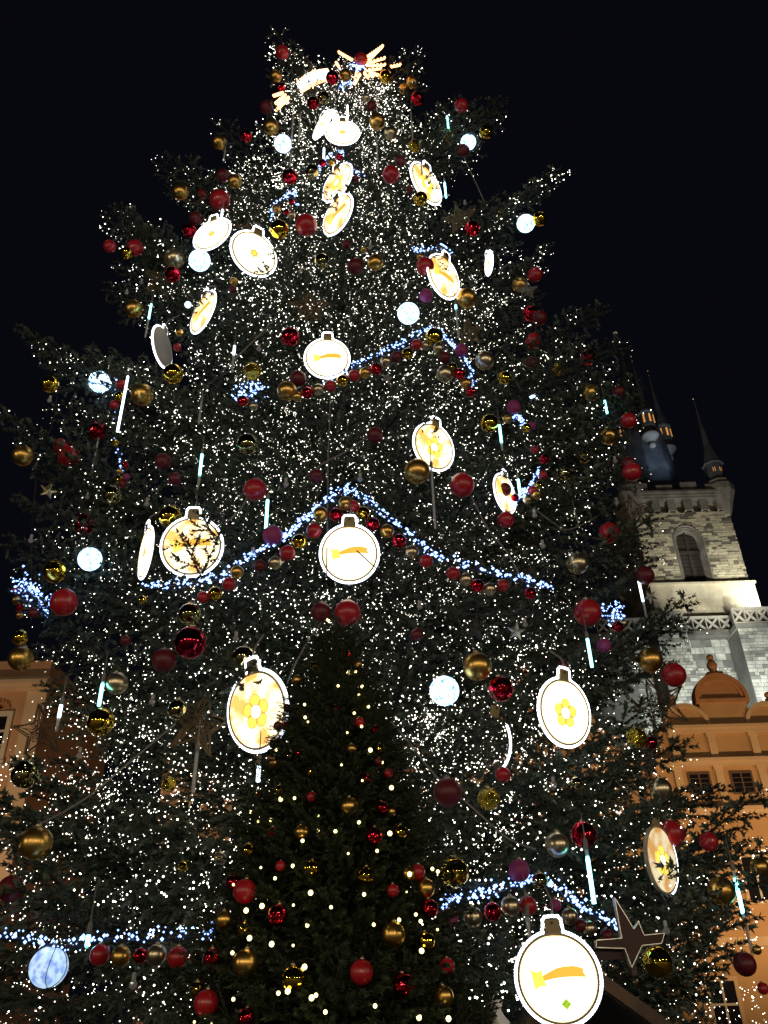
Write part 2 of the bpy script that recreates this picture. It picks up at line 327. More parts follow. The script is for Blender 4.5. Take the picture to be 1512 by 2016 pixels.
# ------------------------------------------------------------------ the church
TX, TY = 26.2, 62.0                     # tower centre line and front face
church = thing('gothic_church', (TX, 67, 0), 'floodlit gothic stone church with a slate spire, behind the gabled house', 'church')
ZL0, ZL1, ZC0, ZC1 = 30.15, 33.05, 40.1, 41.6
def octo(r): return r / math.cos(math.pi / 8)
def tower(cx, detail):
    hw = 4.16; P = lambda name, mb, mt, par=church, sm=False: mb.build(name, mt, par, sm)
    wz0, wz1, wr = 33.15, 37.35, 1.02      # window opening and radius of its head
    # shaft: left and right of the opening, and above it
    m = MB(); wx = cx + (-.02)
    m.box(cx - hw, wx - wr - .3, TY, TY + 1, ZL1, ZC0); m.box(wx + wr + .3, cx + hw, TY, TY + 1, ZL1, ZC0)
    A = [math.radians(180 - 9 * i) for i in range(21)]; head = [(wx + (wr + .3) * math.cos(a), wz1 + (wr + .3) * 1.22 * math.sin(a)) for a in A]
    m.prism([(wx - wr - .3, ZC0)] + head + [(wx + wr + .3, ZC0)], TY, TY + 1)
    m.box(cx - hw, cx + hw, TY + 1.0, TY + 9, ZL1, ZC0)
    m.box(cx - hw, cx + hw, TY + .6, TY + 9, ZC0, ZC1 + .6)
    shaft = P('tower_shaft', m, 'mortar')
    # pointed window: three stepped mouldings, mullion, transom and louvre boards
    for k, (dr, yy) in enumerate(((.30, -.06), (.18, .10), (.06, .26))):
        m = MB(); r1 = wr + dr; r0 = r1 - .13; hs = 1.22
        pts = [(wx - r1, wz0)] + [(wx + r1 * math.cos(a), wz1 + r1 * hs * math.sin(a)) for a in A] + [(wx + r1, wz0)]
        pin = [(wx - r0, wz0)] + [(wx + r0 * math.cos(a), wz1 + r0 * hs * math.sin(a)) for a in A] + [(wx + r0, wz0)]
        n = len(pts); vs = [(x, y, z) for x, z in pts for y in (TY + yy, TY + 1.02)] + [(x, y, z) for x, z in pin for y in (TY + yy, TY + 1.02)]
        fs = []
        for i in range(n - 1): fs += [(2 * i, 2 * i + 2, 2 * n + 2 * i + 2, 2 * n + 2 * i), (2 * i, 2 * i + 1, 2 * i + 3, 2 * i + 2), (2 * n + 2 * i, 2 * n + 2 * i + 2, 2 * n + 2 * i + 3, 2 * n + 2 * i + 1)]
        m.add(vs, fs); P('window_moulding', m, 'gstone', shaft, True)
    if detail:
        for i in range(13): MB().box(wx - wr + .1, wx + wr - .1, TY + .62 + .02 * (i % 2), TY + .72, wz0 + .1 + i * .38, wz0 + .42 + i * .38).build('louvre_board', 'louvre', shaft)
    else: MB().box(wx - wr, wx + wr, TY + .7, TY + .8, wz0, wz1 + 1).build('louvre_board', 'louvre', shaft)
    m = MB(); m.box(wx - .09, wx + .09, TY + .5, TY + .6, wz0, wz1 + 1.1); m.box(wx - wr, wx + wr, TY + .44, TY + .66, 36.4, 36.62); P('window_tracery', m, 'louvre', shaft)
    # plinth band under the shaft, with its weathered coping
    m = MB().box(cx - hw - .16, cx + hw + .16, TY - .45, TY + 9.3, ZL0 - 3, ZL1 - .18); P('tower_plinth', m, 'sandst')
    m = MB().box(cx - hw - .27, cx + hw + .27, TY - .62, TY + 9.5, ZL1 - .178, ZL1 - .002); P('string_course', m, 'sandst')
    # corbel table: six corbels, arched pockets between them, mouldings, battlements
    cr = [cx - hw + .55 + i * (2 * hw - 1.1) / 5 for i in range(6)]
    for x in cr:
        m = MB(); m.box(x - .36, x + .36, TY - .1, TY + .62, ZC0 + .35, ZC1); m.box(x - .30, x + .30, TY + .12, TY + .60, ZC0 - .06, ZC0 + .348); P('corbel', m, 'gstone')
    m = MB()
    for a, b in zip(cr, cr[1:]): m.arch((a + b) / 2, ZC0 + .42, (b - a) / 2 - .36, (b - a) / 2 - .22, 180, 360, TY - .02, TY + .62, 10)
    P('corbel_arches', m, 'sandst')
    m = MB()
    for dz, dy in ((0, .15), (.2, .3), (.42, .48), (.62, .36)): m.box(cx - hw - dy, cx + hw + dy, TY - dy - .1, TY + 9 + dy, ZC1 + dz + .002, ZC1 + dz + .198)
    P('cornice', m, 'gstone')
    for i in range(4):
        x = cx - 3.3 + i * 2.2; m = MB().box(x - .72, x + .72, TY - .3, TY + .1, ZC1 + .822, ZC1 + 1.65 - .25 * (i % 2)); P('merlon', m, 'gstone')
    # steep roof behind the battlements
    m = MB().lathe([(octo(4.2), 0), (octo(3.5), 2.2), (octo(2.9), 2.6)], 8, (cx, 67, ZC1 + .9), rot=math.pi / 8); P('roof_skirt', m, 'slate')
    sp = MB().lathe([(2.9, 0), (2.55, 2.2), (2.35, 5), (2.1, 8.4), (1.25, 13), (.5, 17.6), (.16, 20.6), (.06, 24.1)], 8, (cx, 67, 43.5), rot=math.pi / 8)
    spire = P('spire', sp, 'slate')
    m = MB().sphere((cx, 67, 67.0), .24, 12, 8); P('spire_ball', m, 'gold', spire, True); m = MB().sphere((cx, 67, 64.6), .30, 12, 8); P('spire_knob', m, 'gold', spire, True)
    # four bartizans half-way up the spire
    for a in (0, 90, 180, 270):
        ca, sa = math.cos(math.radians(a)), math.sin(math.radians(a)); c = (cx + 2.35 * ca, 67 + 2.35 * sa, 0)
        m = MB(); m.lathe([(.62, 51.6), (.70, 51.8), (.70, 53.3), (.84, 53.35), (.84, 53.6)], 8, c); m.lathe([(.78, 53.602), (.34, 55.6), (.10, 58.4), (.03, 61.2)], 8, c)
        t = P('turret', m, 'slate', spire)
        m = MB(); m.lathe([(.14, 49.4), (.30, 49.5), (.36, 49.75), (.22, 49.9), (.26, 50.0), (.70, 50.55), (.84, 50.7), (.84, 50.9), (.66, 51.0), (.66, 51.59)], 16, c); P('turret_corbel', m, 'corbelst', spire, True)
        m = MB(); m.sphere((c[0], c[1], 61.3), .16, 10, 6); m.sphere((c[0], c[1], 60.6), .10, 8, 6); P('turret_finial', m, 'gold', spire, True)
        if detail:
            m = MB()
            for da in (-38, 8, 52):
                b = math.radians(270 + da); q = V((c[0] + .70 * math.cos(b), c[1] + .70 * math.sin(b), 0)); tt = V((-math.sin(b), math.cos(b), 0)) * .075; nn = V((math.cos(b), math.sin(b), 0)) * .03
                m.bar(q + nn + V((0, 0, 52.1)), q + nn + V((0, 0, 53.05)), .17, .05, up=(math.cos(b), math.sin(b), 0))
            P('turret_window', m, 'amberw', spire)
    # corner turrets on the battlements
    for sx in (-1, 1):
        c = (cx + sx * (hw - .1), TY + .3, 0)
        m = MB().lathe([(.35, 39.9), (.62, 40.6), (.80, 41.2), (1.15, 42.1), (1.22, 42.3), (1.22, 42.9), (1.05, 42.95), (1.05, 43.4)], 8, c, rot=math.pi / 8); P('corner_turret', m, 'gstone')
        m = MB().lathe([(.80, 43.402), (.80, 45.3), (.98, 45.35), (.9, 45.6), (.36, 47.6), (.10, 50.6), (.04, 53.4)], 8, c, rot=math.pi / 8); t = P('corner_turret_roof', m, 'slate')
        m = MB()
        for da in (-22.5, 22.5): 
            b = math.radians(270 + da); q = V((c[0] + .75 * math.cos(b), c[1] + .75 * math.sin(b), 0))
            m.bar(q + V((0, 0, 44.3)), q + V((0, 0, 44.75)), .2, .05, up=(math.cos(b), math.sin(b), 0))
        P('corner_turret_window', m, 'amberw', t)
        m = MB().sphere((c[0], c[1], 53.4), .17, 10, 6); P('turret_finial', m, 'gold', t, True)
    if detail:   # the blocks of the front, one by one
        bm = MB(); bm.box(-.5, .5, -.5, .5, -.5, .5); bme = bm.mesh('stone_block', 'stone')
        z = ZL1 + .03; rr = random.Random(3); cnt = 0
        more = MB()
        while z < ZC0 + .1:
            h = rr.choice((.20, .23, .26, .30)); x = cx - hw - .03 
            while x < cx + hw:
                wd = rr.choice((.36, .5, .66, .85, 1.05)); wd = min(wd, cx + hw + .03 - x)
                x1 = x + wd; zc = z + h / 2
                if zc < wz1: half = wr + .34
                else:
                    q = (zc - wz1) / 1.22 / (wr + .34); half = (wr + .34) * math.sqrt(max(0, 1 - q * q))
                a, b = x, x1
                if half > 0 and b > wx - half and a < wx + half:
                    if a < wx - half: b = wx - half
                    elif b > wx + half: a = wx + half
                    else: a = b
                if b - a > .12 and rr.random() < .90:
                    pr = rr.uniform(.01, .075); big = (b - a) * h > .13 and cnt < 300
                    if not big: more.box(a + .015, b - .015, TY - pr, TY + .1, zc - h / 2 + .015, zc + h / 2 - .015); x = x1; continue
                    o = link('stone_block', bme, shaft)
                    o.location = ((a + b) / 2 - TX, TY - pr + .15 - 67, zc); o.scale = (b - a - .035, .30, h - .035); cnt += 1
                x = x1
            z += h
        q = more.build('stone_blocks', 'stone_i', shaft); q['kind'] = 'stuff'
    return shaft
tower(TX, True); tower(TX - 17.6, False)
# body of the church below the towers
mb = MB().box(-6, 52, 60.8, 75, 0, 27.6); mb.build('church_wall', 'mortar_g', church)
MB().box(0, 48, 59.9, 75, 27.602, 28.0).build('wall_head', 'gstone', church)
m = MB(); rr = random.Random(9); z = 14.0
while z < 27.1:                                     # rough coursed stones of the lit wall
    h = rr.choice((.17, .2, .24)) if z < 25.2 else rr.choice((.55, .62)); x = 19.0
    while x < 33.4:
        wd = rr.uniform(.28, .62) if z < 25.2 else rr.uniform(.6, .85)
        if rr.random() < .9: p_ = rr.uniform(.02, .07); m.box(x + .02, x + wd - .02, 60.8 - p_, 60.82, z + .02, z + h - .02)
        x += wd
    z += h
st = m.build('rough_stones', 'rubble', church); st['kind'] = 'stuff'
for k, (x0, x1) in enumerate(((20.55, 22.85), (26.75, 31.2))):        # buttress heads that step forward
    m = MB(); m.box(x0, x1, 58.6, 60.78, 0, 27.5); m.box(x0 - .12, x1 + .12, 58.48, 60.76, 27.502, 27.9); b = m.build('buttress', 'mortar_g', church)
    mm = MB(); z = 15
    while z < 27.3:
        h = rr.choice((.24, .3)); x = x0
        while x < x1 - .1:
            wd = min(rr.uniform(.35, .75), x1 - x); mm.box(x + .02, x + wd - .02, 58.6 - rr.uniform(.02, .06), 58.62, z + .02, z + h - .02); x += wd
        z += h
    s = mm.build('buttress_stones', 'rubble', b); s['kind'] = 'stuff'
def parapet(x0, x1, y, z0, h=1.15):
    n = max(1, round((x1 - x0) / .95)); wd = (x1 - x0) / n
    for i in range(n):
        a = x0 + i * wd; b = a + wd; m = MB()
        m.box(a + .002, b - .002, y - .12, y + .1, z0, z0 + .14); m.box(a + .002, b - .002, y - .16, y + .14, z0 + h - .14, z0 + h)
        m.box(a + .002, a + .07, y - .1, y + .08, z0 + .142, z0 + h - .142)
        zc = z0 + h / 2; xc = (a + b) / 2
        for sx in (-1, 1):
            m.bar((xc - .43 * wd, y - .02 + .011 * sx, zc - sx * (h / 2 - .16)), (xc + .43 * wd, y - .02 + .011 * sx, zc + sx * (h / 2 - .16)), .17, .1, up=(0, 1, 0))
        m.build('parapet_panel', 'white_st', church)
parapet(23.0, 27.2, 60.2, 28.02, 1.3); parapet(20.45, 22.95, 58.65, 27.92, 1.2); parapet(26.65, 31.3, 58.65, 27.92, 1.35); parapet(16.5, 20.4, 60.2, 28.02, 1.3)
for a, b, y, z in ((23.0, 26.7, 60.55, 28.02), (20.45, 22.95, 59.0, 27.92), (26.65, 31.3, 59.0, 27.92), (16.5, 20.4, 60.55, 28.02)): MB().box(a, b, y, y + .06, z, z + 1.12).build('parapet_shade_panel', 'louvre', church)  # dark panels added behind the openings, standing in for the walkway's shade

# ------------------------------------------------------------------ house with the round gables
GY = 45.0
gable = thing('gabled_house', (18.65, GY, 0), 'orange plastered house with rounded gables, pilasters and small windows, under the tower', 'house')
def gable_front(cx, main):
    P = lambda name, mb, mt, par=gable, sm=False: mb.build(name, mt, par, sm)
    z0, z1, z2, z3 = 11.2, 13.75, 15.55, 17.15        # cornice heights, from below
    w1, w2 = 3.55, 3.35
    m = MB().box(cx - 5.4, cx + 5.4, GY, GY + 7, 0, z0); P('wall', m, 'ochre')
    m = MB().box(cx - 5.2, cx + 5.2, GY + .1, GY + .6, z0, z1); P('gable_wall', m, 'ochre')
    m = MB().box(cx - w2, cx + w2, GY + .1, GY + .6, z1, z2); P('gable_wall', m, 'ochre')
    m = MB().box(cx - 1.32, cx + 1.32, GY + .1, GY + .6, z2, z3); P('gable_wall', m, 'ochre')
    for z, ww, d in ((z0, 5.45, .34), (z1, 5.25, .2), (z2, w2 + .2, .2)):
        m = MB(); m.box(cx - ww, cx + ww, GY - d, GY + .62, z - .16, z + .06); m.box(cx - ww - .1, cx + ww + .1, GY - d - .12, GY + .64, z + .062, z + .22); P('cornice', m, 'ochre_l')
    m = MB().box(cx - 1.5, cx + 1.5, GY - .06, GY + .64, z3 - .05, z3 + .16); P('cornice', m, 'terra')
    # quarter-round shoulders beside the second tier
    for s in (-1, 1):
        a = [math.radians(90 * i / 14) for i in range(15)]; r = 1.72; ox = cx + s * (w2 + .05)
        m = MB().prism([(ox, z1 + .222)] + [(ox + s * r * math.sin(t), z1 + .222 + r * math.cos(t) * .95) for t in a] if s > 0 else [(ox, z1 + .222)] + [(ox - r * math.sin(t), z1 + .222 + r * math.cos(t) * .95) for t in a][::1], GY + .16, GY + .56); P('shoulder', m, 'ochre')
        m = MB().arch(ox, z1 + .222, r - .16, r + .06, 0 if s > 0 else 90, 90 if s > 0 else 180, GY - .04, GY + .6, 14); P('shoulder_moulding', m, 'ochre_l')
        # round heads over the outer bays
        hx = cx + s * 2.28; r = 1.12
        m = MB().prism([(hx + r * math.cos(math.radians(12 * i)), z2 + .222 + r * math.sin(math.radians(12 * i))) for i in range(16)], GY + .16, GY + .56); P('lunette', m, 'ochre')
        m = MB().arch(hx, z2 + .222, r - .02, r + .2, 0, 180, GY - .04, GY + .6, 20); P('lunette_moulding', m, 'ochre_l')
        fx = cx + s * 2.72; zz = z2 + .22 + r + .06
        m = MB(); m.lathe([(.26, 0), (.26, .12), (.14, .2), (.22, .34), (.2, .44), (.08, .5)], 12, (fx - s * .0, GY + .3, zz - .05)); m.sphere((fx, GY + .3, zz + .60), .19, 12, 8); P('finial', m, 'terra', sm=True)
    r = 1.36
    m = MB().prism([(cx + r * math.cos(math.radians(12 * i)), z3 + .162 + r * .92 * math.sin(math.radians(12 * i))) for i in range(16)], GY + .2, GY + .56); P('lunette', m, 'terra')
    for r0, r1, y in ((1.30, 1.5, -.06), (1.12, 1.28, .06)):
        m = MB().arch(cx, z3 + .162, r0, r1, 0, 180, GY + y, GY + .62, 24); P('lunette_moulding', m, 'terra')
    m = MB(); zz = z3 + 1.62; m.box(cx - .42, cx + .42, GY, GY + .6, zz, zz + .16); m.lathe([(.30, .162), (.20, .3), (.24, .4), (.3, .62), (.2, .86), (.1, .95)], 12, (cx, GY + .3, zz)); m.sphere((cx, GY + .3, zz + 1.1), .2, 12, 8); P('finial', m, 'terra', sm=True)
    for z, zt, ww in ((z0 + .222, z1 - .162, (1.15, 3.35)), (z1 + .222, z2 - .162, (1.15, 3.2))):
        for q in ww:
            for s in (-1, 1):
                x = cx + s * q; m = MB(); m.box(x - .2, x + .2, GY - .06, GY + .098, z, zt); m.box(x - .27, x + .27, GY - .1, GY + .096, zt - .2, zt - .002); m.box(x - .26, x + .26, GY - .1, GY + .094, z + .002, z + .16); P('pilaster', m, 'ochre_l')
    for x in (cx - 2.25, cx, cx + 2.25):
        a, b, c, d = x - .50, x + .50, z0 + 1.02, z0 + 2.0
        f = MB(); f.box(a - .1, a, GY + .02, GY + .11, c - .1, d + .1); f.box(b, b + .1, GY + .02, GY + .11, c - .1, d + .1); f.box(a + .001, b - .001, GY + .02, GY + .11, d, d + .1); f.box(a + .001, b - .001, GY + .02, GY + .11, c - .1, c)
        wn = P('window', f, 'brframe')
        MB().box(a, b, GY + .085, GY + .098, c, d).build('pane', 'pane', wn)
        g = MB(); g.box(x - .04, x + .04, GY + .03, GY + .084, c, d)
        for k in range(1, 4): g.box(a, b, GY + .05, GY + .083, c + k * .25 - .015, c + k * .25 + .015)
        g.build('glazing_bar', 'brframe', wn)
    # lower storeys
    for z in (5.2,):
        m = MB(); m.box(cx - 5.4, cx + 5.4, GY - .2, GY - .002, z - .2, z + .2); P('cornice', m, 'ochre_l')
    for zc, hh in ((8.0, 1.0), (2.4, 1.2)):
        for x in ((cx - 3.6, cx - .5) if zc > 5 else (cx - 3.4, cx, cx + 3.4)):
            a, b, c, d = x - .6, x + .6, zc - hh, zc + hh
            f = MB(); f.box(a - .18, a, GY - .08, GY - .001, c - .18, d + .18); f.box(b, b + .18, GY - .08, GY - .001, c - .18, d + .18); f.box(a + .001, b - .001, GY - .08, GY - .001, d, d + .18); f.box(a + .001, b - .001, GY - .12, GY - .001, c - .18, c)
            wn = P('window', f, 'ochre_l'); MB().box(a, b, GY - .02, GY - .003, c, d).build('pane', 'pane', wn)
            g = MB(); g.box(x - .05, x + .05, GY - .06, GY - .022, c, d); g.box(a, b, GY - .055, GY - .023, zc + .2, zc + .3); g.build('glazing_bar', 'wframe', wn)
gable_front(18.65, True); gable_front(7.85, False)
# house behind the middle of the tree
mid = thing('plastered_house', (-5, 44, 0), 'warm lit plastered house glimpsed through the gaps in the big tree', 'house')
MB().box(-12, 2.3, 44, 52, 0, 14.5).build('wall', 'salmon', mid)
MB().box(-12.2, 2.35, 43.7, 52.2, 14.5, 15).build('cornice', 'cream', mid)
MB().add([(-12.2, 43.7, 15.002), (2.35, 43.7, 15.002), (2.35, 52, 15.002), (-12.2, 52, 15.002), (-12.2, 48, 18), (2.35, 48, 18)], [(0, 1, 5, 4), (2, 3, 4, 5), (0, 4, 3), (1, 2, 5), (3, 2, 1, 0)]).build('roof', 'terra', mid)
for zc in (3, 7, 11.2):
    for i in range(5):
        x = -10.4 + i * 2.75; a, b, c, d = x - .55, x + .55, zc - 1, zc + 1
        f = MB(); f.box(a - .2, a, 43.9, 43.999, c - .2, d + .2); f.box(b, b + .2, 43.9, 43.999, c - .2, d + .2); f.box(a + .001, b - .001, 43.9, 43.999, d, d + .2); f.box(a + .001, b - .001, 43.86, 43.999, c - .2, c)
        wn = f.build('window', 'cream', mid); MB().box(a, b, 43.98, 43.997, c, d).build('pane', 'pane', wn)
        g = MB(); g.box(x - .05, x + .05, 43.94, 43.978, c, d); g.box(a, b, 43.945, 43.977, zc + .3, zc + .4); g.build('glazing_bar', 'wframe', wn)
# palace at the left edge
pal = thing('palace', (-21, 40, 0), 'cream and salmon palace front with white framed windows at the left edge', 'palace')
MB().box(-36, -17.2, 40, 50, 0, 16.9).build('wall', 'salmon', pal)
for z, d in ((16.9, .5), (17.1, .65), (17.32, .42)): MB().box(-36, -17.1, 40 - d, 50, z, z + .196).build('cornice', 'cream', pal)
MB().box(-36, -17.3, 39.9, 49, 17.52, 18.5).build('parapet', 'salmon', pal)
MB().box(-36, -17.15, 39.8, 39.998, 12.9, 13.15).build('string_course', 'cream', pal)
MB().box(-18.2, -17.22, 39.86, 39.996, 0, 16.88).build('pilaster', 'cream', pal)
for xw in (-19.55, -22.6, -25.6):
    for zc in (14.55, 10.2, 5.6):
        a, b, c, d = xw - .62, xw + .62, zc - 1.05, zc + 1.05
        f = MB(); f.box(a - .24, a, 39.86, 39.999, c - .1, d + .24); f.box(b, b + .24, 39.86, 39.999, c - .1, d + .24); f.box(a + .001, b - .001, 39.86, 39.999, d, d + .24); f.box(a - .3, b + .3, 39.8, 39.998, c - .26, c - .102)
        wn = f.build('window', 'wframe', pal); MB().box(a, b, 39.97, 39.996, c - .1, d).build('pane', 'pane', wn)
        g = MB(); g.box(xw - .05, xw + .05, 39.91, 39.968, c, d); g.box(a, b, 39.915, 39.967, zc + .25, zc + .36); g.box(a, b, 39.925, 39.966, zc - .42, zc - .36); g.build('glazing_bar', 'wframe', wn)
        m = MB()
        for k in range(9): m.bar((xw, 39.93, d + .36), (xw + .62 * math.cos(math.radians(20 * k + 10)), 39.93, d + .36 + .5 * math.sin(math.radians(20 * k + 10))), .13, .08, up=(0, 1, 0))
        m.build('shell_ornament', 'terra', pal)
# ================================================================== THE BIG TREE
def rnd_perp(d, r):
    while True:
        a = V((r.uniform(-1, 1), r.uniform(-1, 1), r.uniform(-1, 1))); b = a - d * a.dot(d)
        if b.length > .2: return b.normalized()
def branch_mesh(L, seed, step=.032, sp=.115, nl=.062, nw=.017, per=3, name='branch', needle='needle'):
    r = random.Random(seed); v = []; f = []; mi = []; lights = []
    def axis(t): return V((L * t, .05 * L * math.sin(3.1 * t + seed), -.07 * L * math.sin(math.pi * t) + .05 * L * t * t))
    mb = MB(); mb.tube([axis(i / 7) for i in range(8)], .012 * L + .008, 5, 0, .005)
    def needles(a, b):
        d = (b - a); ln = d.length
        if ln < .02: return
        d /= ln; k = max(1, int(ln / step))
        for i in range(k):
            p = a + d * (ln * (i + r.random()) / k)
            for _ in range(per):
                q = rnd_perp(d, r); tip = p + (q * .75 + d * .6) * nl * r.uniform(.7, 1.2) 
                s = d.cross(q) * nw
                o = len(mb.v); mb.v += [tuple(p - s), tuple(p + s), tuple(tip)]; mb.f.append((o, o + 1, o + 2)); mb.mi.append(1)
    def twig(p, d, ln, depth_):
        droop = -.30 if depth_ == 0 else -.5
        a = p; k = 3 if depth_ == 0 else 2
        for i in range(k):
            d = (d + V((0, 0, droop * (.5 / k) * r.uniform(.3, 1.4)))).normalized(); b = a + d * ln / k
            mb.bar(a, b, .007 if depth_ == 0 else .004); needles(a, b)
            if r.random() < .8: lights.append(b + V((r.uniform(-.05, .05), r.uniform(-.05, .05), r.uniform(-.09, .02))))
            a = b
        if depth_ == 0:
            n = int(ln / .11)
            for j in range(n):
                u = (j + .5 + r.uniform(-.3, .3)) / n; q = p + (a - p) * u; sd = V((-d.y, d.x, 0)).normalized() * (1 if j % 2 else -1)
                twig(q, (d * .8 + sd * .7 + V((0, 0, r.uniform(-.25, .1)))).normalized(), (.26 * (1 - u) + .08) * r.uniform(.7, 1.2), 1)
    t = .25; i = 0
    while t < 1:
        ax = (axis(min(1, t + .03)) - axis(t - .03)).normalized(); sd = V((-ax.y, ax.x, 0)).normalized() * (1 if i % 2 else -1)
        ln = min(1.0, L * .34 * (1 - t) ** .65 + .13) * r.uniform(.6, 1.15) * (.55 + .45 * min(1, (t - .2) / .2))
        twig(axis(t), (ax * .72 + sd * .68 + V((0, 0, r.uniform(-.12, .18)))).normalized(), ln, 0)
        t += sp / L * r.uniform(.7, 1.3); i += 1
    for k in range(8): needles(axis(.3 + .7 * k / 8), axis(.3 + .7 * (k + 1) / 8))
    twig(axis(1), V((1, 0, .1)).normalized(), .18, 1)
    return mb.mesh(name, ['bark', needle]), lights
PROTO = {}
for L in (5.0, 3.4, 2.0, 1.1): PROTO[L] = [branch_mesh(L, int(L * 10) + k) for k in range(3)]
FARP = [branch_mesh(3.6, 70 + k, .10, .22, .12, .042, 3) for k in range(2)]

tree = thing('christmas_tree', (AX, AY, 0), 'towering fir tree covered in white fairy lights and baubles, filling the square', 'tree')
m = MB(); m.tube([(AX, AY, 0), (AX + .05, AY, 8), (AX - .04, AY, 16), (AX, AY, 24.2)], .34, 12, 0, .03); m.build('trunk', 'bark', tree, True)

# --- where everything hangs (measured on the photograph, in its pixels): x, y, width, finish
BAUBLES = """556 103 27 mr|543 150 24 sg|552 173 20 gr|524 211 26 dr|534 250 31 sg|431 280 28 sg|485 268 23 gr|654 153 26 gr|711 117 26 mr|680 148 24 sg|759 151 25 gg|616 203 24 gr|637 193 24 mg|732 209 20 dr|743 239 32 sg|769 262 26 si|571 348 30 gr|615 338 28 mg|770 344 35 mr|721 193 17 si|812 162 25 sg|795 175 20 sg|822 194 27 gr|908 208 27 mr|885 265 30 sg|957 260 27 gg|912 296 25 dr|816 288 24 cg|787 317 20 dr
355 378 32 sg|398 384 21 mr|433 394 40 mr|386 430 26 dr|373 454 28 gr|417 428 26 mg|216 485 25 mr|249 498 25 gg|266 488 32 mr|344 509 39 si|340 540 31 gr|550 452 38 gg|462 357 28 sg|439 346 26 dr|263 608 36 sg|460 554 16 sg|458 570 16 dr|603 443 43 mr|634 514 30 mg|700 525 33 dr|739 517 32 sg|837 524 36 mr|839 582 27 pu|682 481 18 dr|716 491 12 sg|807 374 14 dr|828 391 28 gg
930 450 31 gr|1062 431 29 gg|986 424 22 cg|1053 541 29 mr|1023 560 30 sg|919 587 40 sg|1045 617 32 gr|98 756 35 gg|280 777 44 sg|341 736 40 gg|192 848 36 gr|45 897 41 sg|119 877 28 mr|136 898 43 mr|353 655 15 sg|349 684 16 mr
571 663 37 gr|497 731 36 cg|587 746 33 dr|565 770 40 sg|487 874 42 mg|738 857 33 dr|855 663 36 gg|876 736 35 si|908 690 26 pu|954 710 38 si|993 744 26 gg|1050 671 33 mr|1047 715 26 dr|1062 626 30 dr|1101 727 29 cg|1157 704 31 gr|1011 802 28 pu|963 833 36 gg|999 825 18 sg
321 909 33 dr|344 943 26 dr|221 974 38 mg|168 1032 45 wr|335 1017 45 gg|108 1125 45 gg|502 964 46 mr|537 1054 40 pu|622 937 28 dr|821 928 51 sg|910 955 49 mr|993 964 28 dr|996 1023 33 mr|1112 932 28 mg|1137 1109 43 si|1164 773 34 sg|1217 771 24 dr|1237 828 31 mr|1197 858 36 sg|1237 913 28 dr|1244 929 37 mr|1149 898 28 mg|1199 1049 41 mr|1270 1133 36 dr
126 1186 54 mr|40 1255 30 gg|41 1297 48 sg|230 1345 44 si|247 1261 20 dr|323 1300 48 dr|374 1209 44 mg|375 1265 64 wr|198 1421 53 gg|350 1397 40 mg|684 1207 53 mr|632 1205 40 dr|480 1294 46 mg|940 1312 56 sg|986 1356 50 gr|821 1250 26 dr|1157 1206 54 mr|1109 1312 24 dr|1280 1299 49 sg|1327 1329 47 mr|1189 1271 28 pu
50 1524 54 mg|71 1660 63 sg|332 1544 28 cg|881 1560 56 dr|962 1572 44 cg|990 1525 30 mr|1097 1663 47 si|1149 1643 50 gr|1134 1543 26 mg|1253 1452 40 cg|1281 1463 26 wr|1301 1554 43 si|1322 1640 48 mr|1395 1657 37 mr|1495 1707 36 sg|1420 1754 53 sg|1294 1894 58 gg|1466 1898 44 dr|1490 1870 18 sg|1502 1946 22 mr|895 1718 57 gg|1022 1714 42 pu|1063 1734 32 mg|21 1750 50 dr|433 1690 26 si|360 1706 20 gg"""
BAUBLES = [(float(a), float(b), float(c), d) for a, b, c, d in (q.split() for q in BAUBLES.replace('\n', '|').split('|'))]
